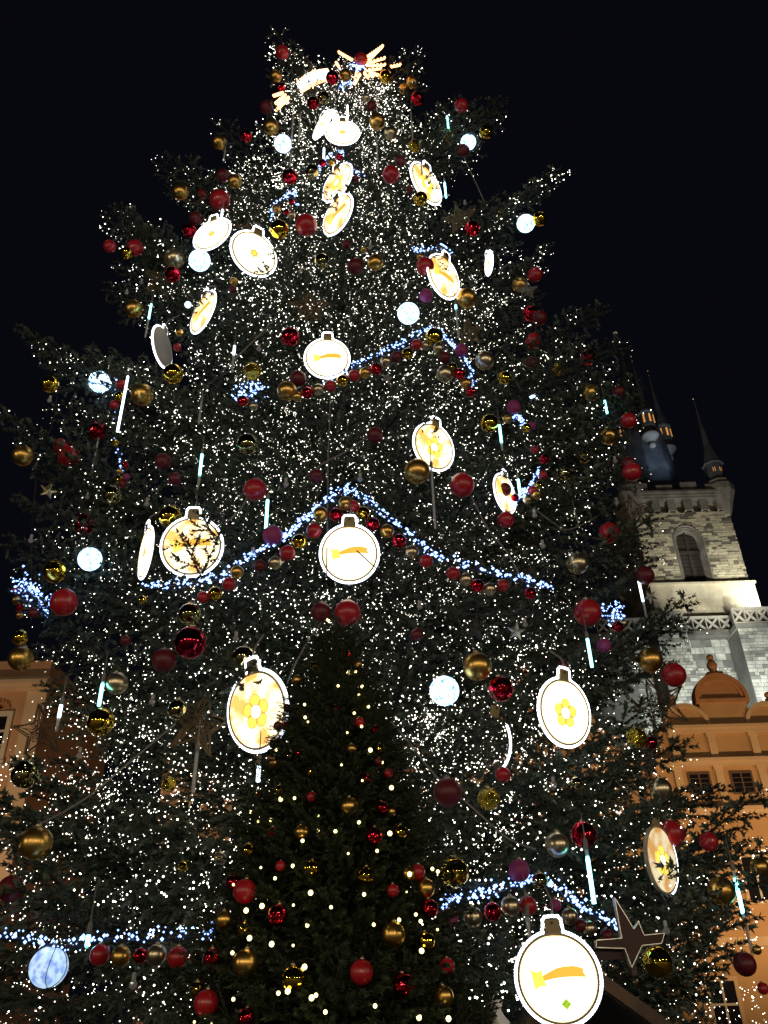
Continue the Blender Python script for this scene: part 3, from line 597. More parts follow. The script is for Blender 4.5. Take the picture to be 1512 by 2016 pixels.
GARLANDS = [
 ('central', 'long swag of red and gold balls with blue-white lights around the central comet sign',
  [(285, 1160), (360, 1152), (430, 1142), (500, 1097), (560, 1062), (600, 1030), (640, 992), (688, 970), (735, 1000), (790, 1042), (850, 1092), (930, 1122), (1010, 1140), (1085, 1160)],
  '400 1176 24 mr|424 1169 28 gg|451 1150 27 mr|467 1126 26 sg|512 1114 24 dr|542 1108 27 si|566 1089 32 mr|589 1066 30 gg|618 1045 30 mr|631 1012 30 sg|662 1013 27 gr|681 991 29 sg|696 997 24 mr|715 1010 27 gg|734 1032 27 gr|762 1046 28 sg|786 1065 28 gr|811 1087 27 si|839 1105 27 mr|892 1129 27 mr|917 1141 27 si|940 1153 26 gr|964 1160 26 si|990 1153 24 mr|1044 1168 24 gr|281 1181 16 gg', 430),
 ('upper', 'swag of red and gold balls rising to a peak beside the upper comet sign',
  [(640, 757), (690, 728), (740, 704), (790, 680), (850, 652), (880, 675), (905, 700), (925, 730), (930, 765)],
  '585 781 20 sg|605 773 23 gr|627 767 23 si|650 760 24 mr|674 749 23 gg|697 740 24 mr|719 734 23 sg|741 726 24 gr|760 712 24 si|781 703 24 dr|802 696 22 gg|820 679 22 mr|837 681 18 si|863 686 22 si|875 704 24 dr|890 724 20 gg|905 736 22 gr|918 755 23 sg|927 772 19 gr', 190),
 ('top', 'short garland of small balls and blue-white lights between two signs high on the tree',
  [(620, 352), (635, 330), (668, 300), (690, 335), (722, 352)], '635 321 15 gr|653 320 15 sg|668 309 15 gr|670 328 15 si|700 352 14 dr', 60),
 ('left', 'short garland of small balls above the star sign on the upper left',
  [(534, 440), (540, 412), (560, 395), (578, 383), (585, 410)], '544 412 17 sg|564 418 12 gr|574 424 16 si|574 397 12 gr', 60),
 ('right', 'hanging chain of red and gold balls with blue-white lights on the right side',
  [(1005, 1002), (1022, 985), (1040, 965), (1062, 930)], '1052 886 16 mr|1072 904 20 gr|1069 935 17 mr|1060 955 16 gg|1048 966 19 mr|1055 973 20 sg|1038 984 17 si|1014 980 16 gr', 90),
 ('bottom', 'swag of plum, silver and red balls under blue lights above the biggest comet sign',
  [(862, 1790), (890, 1776), (930, 1768), (975, 1760), (1020, 1745), (1055, 1736), (1100, 1758), (1150, 1794), (1200, 1820), (1225, 1836)],
  '884 1809 37 pu|931 1805 38 si|970 1795 34 gr|1005 1784 38 si|1039 1783 36 mr|1093 1782 24 pu|1122 1804 32 si|1143 1822 24 dr|1160 1828 28 si|1195 1842 26 dr', 190),
 ('low left', 'swag of red and pale gold balls under blue lights at the lower left',
  [(2, 1846), (45, 1850), (80, 1858), (120, 1864), (160, 1862), (200, 1850), (260, 1852), (320, 1850), (380, 1845), (430, 1838)], '197 1880 40 mr|238 1883 38 sg|276 1882 28 gr|308 1880 40 si|350 1885 40 mr|389 1882 30 mg', 105),
 ('far left', 'bunched garland of balls beside a dense patch of blue-white lights at the left edge',
  [(42, 1146), (55, 1165), (72, 1180), (88, 1192), (102, 1208)], '33 1162 17 mr|33 1181 18 sg|37 1197 14 gr|39 1211 14 sg|52 1191 18 si|66 1207 20 dr|49 1174 16 dr', 170),
 ('vertical', 'garland of small red and gold balls hanging straight down on the left side',
  [(236, 745), (232, 790), (228, 850), (236, 905), (246, 950)], '238 757 20 mr|235 781 20 gg|225 797 18 mr|226 872 15 gg|246 915 14 gr|235 928 13 sg|249 939 14 pu|234 944 16 gg|241 952 18 dr', 26),
 ('short', 'short garland with blue lights above the sign half hidden by a red ball',
  [(812, 500), (840, 496), (872, 492), (896, 512)], '876 504 15 gr|826 505 12 sg|860 500 12 dr', 46),
 ('tuft', 'tuft of blue-white lights with two balls, left of the upper comet sign',
  [(458, 785), (480, 775), (500, 776), (516, 774)], '478 789 22 gr|499 800 18 si', 70),
 ('knot', 'small knot of blue-white lights with gold and plum balls on the right',
  [(1008, 830), (1018, 826), (1028, 838)], '1036 842 18 gg|1047 838 16 pu', 40),
 ('edge', 'bunch of blue-white lights with a red and a pale ball beside the church',
  [(1193, 1220), (1205, 1208), (1222, 1208), (1216, 1222)], '1228 1227 17 si|1217 1234 22 gr', 60),
]
DISCS = [  # x, y, width, motif, side it faces, tilt, short name, label, extra
 (674, 262, 70, 'star', 0, 7, 'the topmost lit sign', 'topmost of the big lit white bauble-shaped signs, with a yellow star print', .95),
 (635, 246, 34, 'star', -1, 0, '', 'lit sign peeking out behind the left edge of the topmost sign', .62),
 (663, 238, 24, 'star', 1, 0, '', 'small lit sign almost hidden behind the cap of the topmost sign', .45),
 (665, 360, 56, 'flower_o', -1, 4, 'the upper amber sign', 'upper of two amber lit signs one above the other, tangled in straw', .75),
 (666, 423, 56, 'comet_o', -1, 6, 'the lower amber sign', 'lower of two amber lit signs one above the other, beside a bright red ball', .75),
 (838, 362, 55, 'flower_o', 1, 6, 'the slanting lit sign near the top', 'slanting lit sign under a crackled gold ball near the treetop', .85),
 (418, 462, 66, 'star', -1, 2, 'the smaller star sign', 'smaller of two lit star signs side by side, touching a crackled red ball', .75),
 (499, 500, 90, 'star', 1, 13, 'the large star sign', 'large round lit white sign with a small yellow star in the middle', .82),
 (872, 545, 56, 'comet_o', 1, 12, 'the sign behind a red ball', 'lit sign half hidden by a red ball and dark twigs', .78),
 (401, 615, 40, 'comet_o', -1, 2, 'the thin slanted sign', 'thin slanted lit sign seen almost edge on, at the left', .74),
 (320, 683, 44, 'back', 1, 0, 'the grey back of a sign', 'round sign seen from its grey back with a white lit rim', .70),
 (963, 518, 18, 'star', -1, 6, 'the narrow yellow sign', 'narrow yellow-white sign seen edge on at the upper right', .45),
 (644, 706, 92, 'comet', 0, 13, 'the upper comet sign', 'round lit white sign with an orange comet and a grey cable, above a swag', .74),
 (853, 880, 76, 'flower_o', 1, 12, 'the tilted amber sign', 'amber lit flower sign turned to the right above a big gold ball', .68),
 (378, 1076, 118, 'comet_o', -1, 16, 'the amber sign behind twigs', 'large amber lit comet sign veiled by dark fir twigs', .74),
 (288, 1088, 20, 'star', -1, 4, 'the edge-on sign', 'lit sign seen edge on as a bright strip beside the amber comet sign', .66),
 (993, 972, 38, 'comet_o', 1, 6, 'the sign behind a dark ball', 'narrow lit sign partly hidden by a brownish red ball', .56),
 (688, 1090, 120, 'comet', 0, 24, 'the central comet sign', 'round lit white sign with orange comet framed by the central swag', .68),
 (508, 1398, 112, 'flower_o', -1, 14, 'the flower sign beside the small tree', 'lit flower sign crossed by dark twigs beside the small dark tree', .76),
 (1110, 1402, 96, 'flower', 1, 10, 'the yellow flower sign', 'tall looking lit white sign with a yellow flower print on the right', .70),
 (1099, 1925, 172, 'comet', 0, 6, 'the biggest comet sign', 'biggest lit white sign with orange comet and green sticker at the bottom', .70),
 (1300, 1692, 56, 'flower_o', 1, 4, 'the sign hidden in twigs', 'lit sign with a blue-white rim mostly hidden in fir twigs at the lower right', .62),
 (968, 1462, 70, 'off', 1, 14, 'the unlit clear sign', 'unlit clear round sign with only a short arc of white rim glowing', .55),
]
BALLS = [(557, 283, 34, 'the blue-white ball near the top', 'blue-white glowing ball on the upper left edge near the treetop'),
 (922, 280, 30, 'the blue-white ball behind a dark red one', 'blue-white glowing ball peeking from behind a dark red bauble'),
 (393, 513, 42, 'the round glowing ball by the star sign', 'fully round blue-white glowing ball below the two star signs'),
 (1035, 440, 35, 'the glowing ball on the right branch tip', 'blue-white glowing ball beside a gold bauble on a right branch tip'),
 (804, 617, 43, 'the glowing ball above the upper swag', 'blue-white glowing ball in the foliage above the upper swag'),
 (197, 752, 43, 'the glowing ball on the left branch', 'blue-white glowing ball on the long branch reaching out left'),
 (177, 1101, 46, 'the lower left glowing ball', 'blue-white glowing ball low on the left beside a dim gold bauble'),
 (875, 1360, 58, 'the large glowing ball', 'large blue-white glowing ball behind hanging twigs, left of a bronze bauble'),
 (96, 1904, 74, 'the dim blue lamp ball', 'biggest and dimmest blue lamp ball with pale veins, wrapped in black cable'),
 (1048, 779, 13, 'the small blue light', 'small blue-white light ball on the right, far from any sign'),
 (370, 600, 13, 'the small violet light', 'small violet-white light ball beside the thin slanted sign')]
TUBES = [ # x, y top, length px, lit from, lit to, kind
 (438, 412, 28, 0, 1, 'w'), (684, 207, 24, 0, 1, 'w'), (638, 291, 18, 0, 1, 'w'), (742, 276, 50, 0, 0, 'c'), (809, 224, 48, 0, 0, 'c'), (591, 227, 46, 0, 0, 'c'), (577, 232, 44, 0, 0, 'c'), (445, 281, 32, 0, 0, 'c'), (573, 300, 26, 0, 0, 'c'),
 (880, 228, 22, 0, 1, 'c'), (875, 356, 30, .1, 1, 'c'), (298, 598, 64, 0, .45, 'c'), (462, 680, 52, 0, .35, 'w'), (397, 788, 46, 0, 0, 'c'), (252, 740, 106, 0, 1, 'w'), (398, 893, 70, 0, .6, 'c'), (527, 983, 55, 0, 1, 'c'), (193, 868, 68, 0, 0, 'c'),
 (849, 918, 118, 0, 0, 'c'), (897, 600, 64, 0, .12, 'c'), (983, 836, 50, 0, .7, 'c'), (1020, 943, 30, 0, 1, 'c'), (1190, 788, 26, 0, 1, 'c'), (1256, 1136, 96, .05, .5, 'w'), (1156, 1256, 56, 0, 1, 'c'), (203, 1340, 48, .1, 1, 'c'), (121, 1386, 52, 0, .5, 'w'), (388, 1478, 80, 0, 0, 'c'),
 (1154, 1670, 98, .15, 1, 'c'), (1443, 1712, 150, .1, .52, 'c'), (1038, 1803, 44, 0, 0, 'c'), (175, 1838, 26, 0, .8, 'c'), (510, 1505, 32, 0, 1, 'w')]
edge_points = []
def hang(px, py, k=1.06):
    P, miss = on_cone(px, py, k)
    if miss > 0.02: edge_points.append(P); return P + (CAM - P).normalized() * .4
    return P

# --- limbs
tips = []
N = 560; acc = 0; area = [0]
zz = [0.85 + .05 * i for i in range(int((23.9 - .85) / .05))]
for z in zz: area.append(area[-1] + RZ(z) + .55)
for i in range(N):
    a = (i + .5) / N * area[-1]; k = next(j for j in range(len(area)) if area[j] >= a); z = zz[min(k, len(zz)) - 1]
    az = i * 2.39996 + R.uniform(-.25, .25); tips.append((z, az, RZ(z) * R.uniform(.84, 1.0)))
def limb(tip, name='branch', proto=None, base_rise=None):
    """a limb from the trunk out to its tip"""
    dx, dy = tip.x - AX, tip.y - AY; rr = math.hypot(dx, dy); el = math.radians(-6 + 44 * max(0, (tip.z - 6) / 18) ** 1.3) + R.uniform(-.09, .09)
    zb = tip.z - rr * math.tan(el) if base_rise is None else tip.z + base_rise
    base = V((AX, AY, max(.5, min(zb, 24.0)))); d = tip - base; ln = d.length
    L = min(PROTO, key=lambda q: abs(q - ln)); me, li = R.choice(PROTO[L]) if proto is None else proto
    o = bpy.data.objects.new(name, me); x = d.normalized(); y = V((0, 0, 1)).cross(x).normalized(); zv = x.cross(y)
    rot = Matrix((x, y, zv)).transposed() @ Matrix.Rotation(R.uniform(-.35, .35), 3, 'X')
    s = ln / (L if proto is None else 3.6); o.matrix_local = Matrix.Translation(base - tree.location) @ (rot.to_4x4()) @ Matrix.Diagonal((s, s, s, 1))
    return o, li, ln, rot, base, s
FAIRY = []
def lights_on(li, rot, base, s, n):
    pick = []
    while len(pick) < n:                      # short runs along the twigs, as strings are wound
        k = R.randrange(len(li)); pick += li[k:k + R.randint(2, 6)]
    for q in pick[:n]:
        p = base + rot @ (q * s)
        h = V((p.x - AX, p.y - AY, 0)); FAIRY.append(p + h.normalized() * R.uniform(.0, .10) + V((R.uniform(-.03, .03), R.uniform(-.03, .03), R.uniform(-.03, .03))))
front, back = [], []
for z, az, rr in tips:
    c = -math.sin(az)                                  # 1 = towards the camera
    (front if c > -.20 else back).append((c, z, az, rr))
# measured tips of limbs that reach out of the outline
for px, py in ((62, 722), (12, 885), (85, 960), (40, 1138), (232, 470), (232, 612), (335, 352), (553, 78), (820, 128), (1088, 404), (1072, 530), (1178, 684), (980, 214), (1350, 1285), (1350, 1588), (1420, 1650), (1505, 1690), (1290, 1110), (1215, 760), (1240, 880), (1330, 1760), (1400, 1790), (1450, 1800), (1490, 1800), (1350, 1880), (1440, 1890), (1500, 1880), (1390, 1970), (1470, 1980), (1330, 1690), (1260, 1640), (1290, 1560), (1240, 1380), (1270, 1480), (70, 1650), (20, 1720), (50, 1830), (15, 1940)):
    P, miss = on_cone(px, py, 1.0); edge_points.append(P + V((0, 0, .05)))
# ================================================================== ORNAMENTS
FIN = {'mr': 'matte red', 'dr': 'dark wine-red', 'pu': 'plum coloured', 'gr': 'shiny crackled red', 'wr': 'mirror-like wine-red', 'sg': 'satin gold', 'si': 'champagne silver', 'gg': 'mirror gold', 'cg': 'crackled gold', 'mg': 'smoky mirror'}
SPH = {}
capme = MB().lathe([(.16, .93), (.20, .95), (.20, 1.12), (.17, 1.14)], 12)
capme.tube([(.09 * math.cos(a / 8 * 6.2832), 0, 1.21 + .09 * math.sin(a / 8 * 6.2832)) for a in range(9)], .022, 5)
capme = capme.mesh('bauble_cap', 'cap', True)
for k in FIN: SPH[k] = MB().sphere((0, 0, 0), 1, 32, 18).mesh('bauble', k, True)
USED = {}
LAND = []
def direction(dx, dy):
    a = math.degrees(math.atan2(-dy, dx)) % 360
    return ['right of', 'above and right of', 'above', 'above and left of', 'left of', 'below and left of', 'below', 'below and right of'][int((a + 22.5) // 45) % 8]
def describe(head, x, y):
    """a label that says what it hangs beside"""
    near = sorted(LAND, key=lambda q: math.hypot(q[0] - x, q[1] - y))
    for lx, ly, nm in near[:6]:
        d = math.hypot(lx - x, ly - y); how = 'just ' if d < 75 else ('well ' if d > 190 else '')
        s = f'{head} {how}{direction(x - lx, y - ly)} {nm}'
        if s not in USED and len(s.split()) <= 16: USED[s] = 1; return s
    for lx, ly, nm in near[:8]:
        for ln2 in near[:8]:
            s = f'{head} {direction(x - lx, y - ly)} {nm}, towards {ln2[2]}'
            if ln2[2] != nm and s not in USED and len(s.split()) <= 16: USED[s] = 1; return s
    s = f'{head} hanging among the fairy lights on the big tree'; return s
for d in DISCS:
    if d[6]: LAND.append((d[0], d[1], d[6]))
for b in BALLS: LAND.append((b[0], b[1], b[3]))
LAND += [(1205, 1000, 'the church tower edge'), (715, 140, 'the treetop comet'), (1040, 566, 'the gold wire star'), (1016, 1243, 'the folded tin star'), (395, 1420, 'the big straw star'), (1240, 1830, 'the brown board star'), (80, 1440, 'the wicker star on the left'), (95, 965, 'the little gold star'), (660, 1260, "the small tree's tip"), (849, 980, 'the long unlit tube')]
def bauble(P, r, fin, label, group='baubles hanging on the big tree'):
    o = link('bauble', SPH[fin], None, P); o.scale = (r, r, r); o.rotation_euler = (R.uniform(-.15, .15), R.uniform(-.15, .15), R.uniform(0, 6.28))
    tag(o, label, 'bauble', group); link('cap', capme, o); return o
for x, y, wd, fin in BAUBLES:
    P = hang(x, y); r = wd * depth(P) / FOC / 2
    size = 'large ' if wd >= 45 else ('small ' if wd <= 22 else '')
    bauble(P, r, fin, describe(f'{size}{FIN[fin]} bauble', x, y))
led = MB().octa((0, 0, 0), 1)
for nm, lab, path, balls, nled in GARLANDS:
    pts = [hang(x, y, 1.03) for x, y in path]
    g = thing('bauble_garland', pts[len(pts) // 2], lab, 'garland', 'garlands of balls and blue-white lights')
    cv = spline(pts, 6); m = MB(); m.tube(cv, .012, 5); m.build('cable', 'dwire', g)
    m = MB()
    for i in range(nled):
        q = R.choice(cv[:-1]); j = cv.index(q); q = q + (cv[j + 1] - q) * R.random()
        sp = .045 if nm not in ('far left', 'tuft', 'edge') else .11
        p = q + V((R.gauss(0, sp * .6), R.gauss(0, sp * .5) - .05, R.gauss(.02, sp * .6))); m.octa(p, R.choice((.007, .009, .012, .016)) * (1.0 if p.z < 6 else 1.3))
    l = m.build('led_string', 'ledb', g); l['kind'] = 'stuff'
    for q in balls.split('|'):
        x, y, wd, fin = q.split(); x, y, wd = float(x), float(y), float(wd)
        P, _ = on_cone(x, y, 1.12 if nm in ('vertical', 'far left') else 1.075); r = wd * depth(P) / FOC / 2
        o = link('bauble', SPH[fin], g, P - g.location); o.scale = (r, r, r); link('cap', capme, o)

# --- lit signs shaped like flat baubles
def star_poly(n, r0, r1, rot=90, cx=0, cz=0): return [(cx + (r1 if i % 2 else r0) * math.cos(math.radians(rot + 180 * i / n)), cz + (r1 if i % 2 else r0) * math.sin(math.radians(rot + 180 * i / n))) for i in range(2 * n)]
outline = [(.5 * math.cos(math.radians(a)), .5 * math.sin(math.radians(a))) for a in range(104, 437, 4)] + [(.125, .50), (.115, .56), (.11, .62), (.08, .655), (.03, .66), (-.03, .66), (-.08, .655), (-.11, .62), (-.115, .56), (-.125, .50)]
mr_ = MB()
for i, (x, z) in enumerate(outline):
    x2, z2 = outline[(i + 1) % len(outline)]
    for k in (0, .5): mr_.sphere((x + (x2 - x) * k, -.012, z + (z2 - z) * k), .018 if k else .021, 6, 4)
ROPE = mr_.mesh('rope_light', 'rope', True)
arcm = MB()
for a in range(-60, 46, 3): arcm.sphere((.5 * math.cos(math.radians(a)), -.012, .5 * math.sin(math.radians(a))), .024, 6, 4)
ROPE_ARC = arcm.mesh('rope_light', 'rope', True)
ring = MB().arch(0, 0, .452, .478, 0, 360, -.036, .02, 48); RIM = ring.mesh('rim', 'rim'); RIM_CLEAR = MB().arch(0, 0, .466, .478, 0, 360, -.01, .01, 48).mesh('rim', 'acrylic')
disc = [(.455 * math.cos(math.radians(7.5 * i)), .455 * math.sin(math.radians(7.5 * i))) for i in range(48)]
FACE = {k: MB().prism(disc, -.03, .0).mesh('face', k) for k in ('face', 'face_o', 'acrylic', 'face_d')}
BACK = MB().prism(disc, .001, .03).mesh('back_plate', 'signback')
nk = MB().box(-.088, .088, -.03, .02, .44, .625); nk.box(-.012, .012, -.05, -.03, .575, .6, 1); NECK = nk.mesh('neck', ['neck', 'iron'])
def zpt(q): return [((X - 740) / 1330, -(Y - 1150) / 1450) for X, Y in q]
c_tail = zpt([(500, 1110), (600, 1060), (720, 1005), (850, 978), (1000, 975), (1110, 1005), (1155, 1030), (1135, 1065), (1180, 1150), (1020, 1140), (850, 1140), (680, 1155), (520, 1190)])
c_star = zpt([(315, 1010), (400, 1055), (505, 1030), (500, 1110), (520, 1190), (555, 1260), (440, 1268), (392, 1322), (352, 1270)])
MOT = {}
MOT['comet'] = MB().prism(c_tail, -.038, -.031, 0).prism(c_star, -.040, -.031, 1).mesh('comet_print', ['print', 'printy'])
fl = MB()
for i in range(5): fl.prism([(.13 * math.cos(math.radians(90 + 72 * i)) + .085 * math.cos(math.radians(24 * j)), -.02 + .13 * math.sin(math.radians(90 + 72 * i)) + .085 * math.sin(math.radians(24 * j))) for j in range(15)], -.036 - .0007 * i, -.031, 0); fl.arch(.13 * math.cos(math.radians(90 + 72 * i)), -.02 + .13 * math.sin(math.radians(90 + 72 * i)), .082, .089, 0, 360, -.0405 - .0002 * i, -.0395, 16, 1)
fl.prism([(.085 * math.cos(math.radians(24 * j)), -.02 + .085 * math.sin(math.radians(24 * j))) for j in range(15)], -.0425, -.031, 2); fl.arch(0, -.02, .082, .09, 0, 360, -.044, -.0405, 18, 1)
MOT['flower'] = fl.mesh('flower_print', ['printy', 'printb', 'face'])
sm = MB().prism(star_poly(6, .12, .07), -.036, -.031, 0)
for k in (0, 1): 
    for i in range(3):
        a0 = math.radians(90 + 120 * i + 60 * k); a1 = math.radians(90 + 120 * (i + 1) + 60 * k)
        sm.bar((.095 * math.cos(a0), -.038 - .001 * k, .095 * math.sin(a0)), (.095 * math.cos(a1), -.038 - .001 * k, .095 * math.sin(a1)), .007, .004, 1, up=(0, 1, 0))
MOT['star'] = sm.mesh('star_print', ['printy', 'printb'])
st = MB(); st.box(-.042, .042, -.036, -.0305, -.042, .042)
for a, b in (((-.026, .006), (-.026, .03)), ((-.026, .03), (-.012, .006)), ((-.012, .006), (-.012, .03)), ((.0, .03), (.0, .006)), ((.0, .03), (.012, .03)), ((.0, .018), (.01, .018)), ((.018, .03), (.032, .006)), ((.032, .03), (.018, .006)), ((-.026, -.006), (-.012, -.006)), ((-.019, -.006), (-.019, -.03)), ((.0, -.006), (.0, -.03)), ((.0, -.03), (.014, -.03)), ((.014, -.03), (.014, -.006)), ((.022, -.006), (.034, -.03))):
    st.bar((a[0], -.037, a[1]), (b[0], -.037, b[1]), .005, .003, 1, up=(0, 1, 0))
STICK = st.mesh('sticker', ['green', 'dgreen'])
def sign(x, y, wd, motif, side, tilt, short, label, dia):
    P = hang(x, y, 1.29 if wd > 150 else 1.05); wexp = dia * FOC / depth(P); h = V((CAM.x - P.x, CAM.y - P.y, 0)).normalized()
    c = max(.12, min(1.0, wd / wexp)); yaw = math.acos(c) * side if side else 0.0
    if not side: dia = wd * depth(P) / FOC / 1.04
    if motif == 'back': yaw = math.pi + yaw
    n = Matrix.Rotation(yaw, 3, 'Z') @ h; n = (n * math.cos(math.radians(tilt)) - V((0, 0, 1)) * math.sin(math.radians(tilt))).normalized()
    rt = V((0, 0, 1)).cross(n).normalized(); up = n.cross(rt)
    root = thing('lit_sign', P, label, 'sign', 'bauble-shaped signs on the big tree')
    root.rotation_euler = Matrix((rt, -n, up)).transposed().to_euler(); root.scale = (dia, dia, dia)
    off = motif == 'off'; amber = motif.endswith('_o'); dim = short == 'the sign hidden in twigs'
    link('face', FACE['acrylic' if off else 'face_d' if dim else ('face_o' if amber else 'face')], root)
    link('rope_light', ROPE_ARC if off or dim else ROPE, root); link('rim', RIM_CLEAR if off else RIM, root); link('neck', NECK, root)
    if not off: link('back_plate', BACK, root)
    k = motif.replace('_o', '')
    if k in MOT: link(k + '_print', MOT[k], root)
    if short == 'the biggest comet sign': s = link('sticker', STICK, root, (.06, 0, -.27)); s.rotation_euler = (0, math.radians(-45), 0)
    # cord it hangs on
    m = MB(); m.tube(spline([(0, 0, .655), (.03, .05, .8), (-.03, .3, 1.0)], 4), .014, 5); link('cord', m.mesh('cord', 'wire', True), root)
    return root
for d in DISCS: sign(*d)

# --- blue-white glowing balls
LB = {k: MB().sphere((0, 0, 0), 1, 32, 18).mesh('glowing_ball', k, True) for k in ('ball', 'ball_dim')}
for x, y, wd, short, label in BALLS:
    P = hang(x, y, 1.01); r = wd * depth(P) / FOC / 2
    o = link('glowing_ball', LB['ball_dim' if 'dimmest' in label else 'ball'], None, P); o.scale = (r, r, r); o.rotation_euler = (R.uniform(0, 6), R.uniform(0, 6), 0); tag(o, label, 'light ball', 'glowing balls on the big tree')
    o.rotation_euler = (0, 0, R.uniform(0, 6)); link('cap', capme, o)
    if 'dimmest' in label:
        m = MB(); m.tube([(1.03 * math.cos(a), -.2, 1.03 * math.sin(a)) for a in [i * math.pi / 8 for i in range(17)]], .025, 5); m.tube([(.35 + .1 * math.sin(a * 2), -1.0 * math.cos(a * .9), 1.06 * math.sin(a)) for a in [-1.5 + i * .2 for i in range(16)]], .02, 5)
        c = link('cable', m.mesh('cable', 'dwire', True), o); c.rotation_euler = (0, 0, -o.rotation_euler.z)

# --- hanging light tubes
for x, y, ln, a, b, kind in TUBES:
    P = hang(x, y, 1.16 if (x, y) == (252, 740) else 1.08); sc_ = depth(P) / FOC
    Q, _ = on_cone(x, y + ln, 1.05); dz = (Q - P)
    e = math.atan2(P.z - CAM.z, math.hypot(P.x, P.y)); H = min(1.5, ln * sc_ / max(.35, math.cos(e)))
    lit = b > 0
    t = thing('light_tube', P, describe('partly lit hanging light tube' if (lit and b < .9) else ('lit hanging light tube' if lit else 'unlit clear hanging tube'), x, y), 'light tube', 'light tubes hanging on the big tree')
    r = .017
    m = MB().lathe([(r * .6, -H), (r, -H + .02), (r, -.03), (r * .6, 0)], 10, P); m.build('tube', 'tube', t, True)
    m = MB().lathe([(r * 1.25, -.01), (r * 1.25, .06), (.006, .09), (.004, .3)], 10, P); m.build('end_cap', 'wire', t, True)
    m = MB()
    m.box(P.x - .006, P.x + .006, P.y - .003, P.y + .003, P.z - H + .03, P.z - .03); m.build('led_board', 'signback', t)
    if lit:
        m = MB().lathe([(r * 1.02, -H * b), (r * 1.05, -H * b + .03), (r * 1.05, -H * a - .02), (r * .8, -H * a)], 10, P); m.build('lit_section', 'icelw' if kind == 'w' else 'icel', t, True)

# --- stars
def facing(P, tilt=20, roll=0):
    h = V((CAM.x - P.x, CAM.y - P.y, 0)).normalized(); n = (h * math.cos(math.radians(tilt)) - V((0, 0, 1)) * math.sin(math.radians(tilt))); rt = V((0, 0, 1)).cross(n).normalized(); up = n.cross(rt)
    return Matrix((rt, -n, up)).transposed() @ Matrix.Rotation(math.radians(roll), 3, 'Y')
def place(o, P, mtx, s): o.location = P; o.rotation_euler = mtx.to_euler(); o.scale = (s, s, s)
def stick_star(seed, n=70):
    r = random.Random(seed); m = MB(); P5 = star_poly(5, .5, .21)
    for k in range(10):
        for j in range(3):
            a, b = P5[k], P5[(k + 1) % 10]; q = lambda p: (p[0] + r.uniform(-.03, .03), r.uniform(-.07, .07), p[1] + r.uniform(-.03, .03)); m.bar(q(a), q(b), .014)
    for k in range(n):
        a, b = P5[2 * r.randrange(5)], P5[(2 * r.randrange(5) + 1)]; u, v_ = r.random(), r.random()
        m.bar((a[0] * u, r.uniform(-.09, .09), a[1] * u), (b[0] * (.4 + .6 * v_) + r.uniform(-.1, .1), r.uniform(-.09, .09), b[1] * (.4 + .6 * v_) + r.uniform(-.1, .1)), .010)
    return m
for x, y, wd, mt, lab, cat, nm in (
  (1038, 572, 42, 'tin', 'gold wire mesh star hanging from a right branch tip below a satin gold ball', 'star', 'wire_star'),
  (318, 556, 74, 'straw', 'straw star tangled in the branch below a crackled red ball on the left', 'star', 'straw_star'),
  (608, 606, 78, 'straw', 'loose straw star above the upper comet sign', 'star', 'straw_star'),
  (905, 430, 70, 'straw', 'brown straw star on the upper right next to a crackled red ball', 'star', 'straw_star'),
  (660, 388, 52, 'wicker', 'reddish straw star between the two amber signs', 'star', 'straw_star'),
  (487, 452, 44, 'straw', 'tuft-like straw star just above the large star sign', 'star', 'straw_star'),
  (392, 1425, 128, 'straw', 'big straw star above a long grey tube at the lower left', 'star', 'straw_star'),
  (80, 1440, 104, 'wicker', 'wicker star in front of the palace windows on the left', 'star', 'wicker_star'),
  (1300, 1390, 112, 'wicker', 'wicker star below the red ball beside the church', 'star', 'wicker_star'),
  (1250, 1010, 80, 'wicker', 'wicker star on a branch tip in front of the tower cornice', 'star', 'wicker_star'),
  (922, 655, 62, 'straw', 'thin straw star above a champagne ball right of the upper swag', 'star', 'straw_star')):
    P = hang(x, y, 1.0); o = link(nm, stick_star(int(x), 54 if wd > 90 else 46).mesh(nm, mt)); place(o, P, facing(P, 10, R.uniform(-20, 20)), wd * depth(P) / FOC); tag(o, lab, cat, 'straw, wicker and wire stars on the tree')
def tin_star(depth_=.10):
    q = star_poly(5, .5, .21); m = MB(); vs = [(x, 0, z) for x, z in q] + [(0, -depth_, 0), (0, depth_, 0)]; m.add(vs, [(i, (i + 1) % 10, 10) for i in range(10)] + [((i + 1) % 10, i, 11) for i in range(10)]); return m
for x, y, wd, mt, roll, lab, nm in (
  (1016, 1243, 40, 'tin', 12, 'folded silver tin star lit from one side, right of centre', 'tin_star'),
  (762, 744, 28, 'tin', 20, 'small white tin star just under the upper swag', 'tin_star'),
  (1281, 1175, 30, 'tin', -25, 'bright tin star beside a lit tube at the right edge', 'tin_star'),
  (95, 966, 38, 'gold', 10, 'little gold star with lights under the long left branch', 'tin_star'),
  (1092, 858, 22, 'gold', -15, 'tiny gold star above a smoky mirror bauble on the right', 'tin_star'),
  (936, 1240, 52, 'dtin', 8, 'dark unlit star left of the folded tin star', 'dark_star'),
  (928, 1400, 46, 'dtin', 0, 'dark unlit star right of the large glowing ball', 'dark_star'),
  (1283, 1492, 34, 'dtin', 5, 'upper of two small black stars in front of the gabled house', 'dark_star'),
  (1281, 1511, 36, 'dtin', -4, 'lower of two small black stars in front of the gabled house', 'dark_star'),
  (502, 1315, 8, 'tin', 0, 'tiny bright star above the flower sign beside the small tree', 'tin_star')):
    P = hang(x, y, 1.04); o = link(nm, tin_star().mesh(nm, mt)); place(o, P, facing(P, 12, roll), wd * depth(P) / FOC); tag(o, lab, 'star', 'metal stars on the tree')

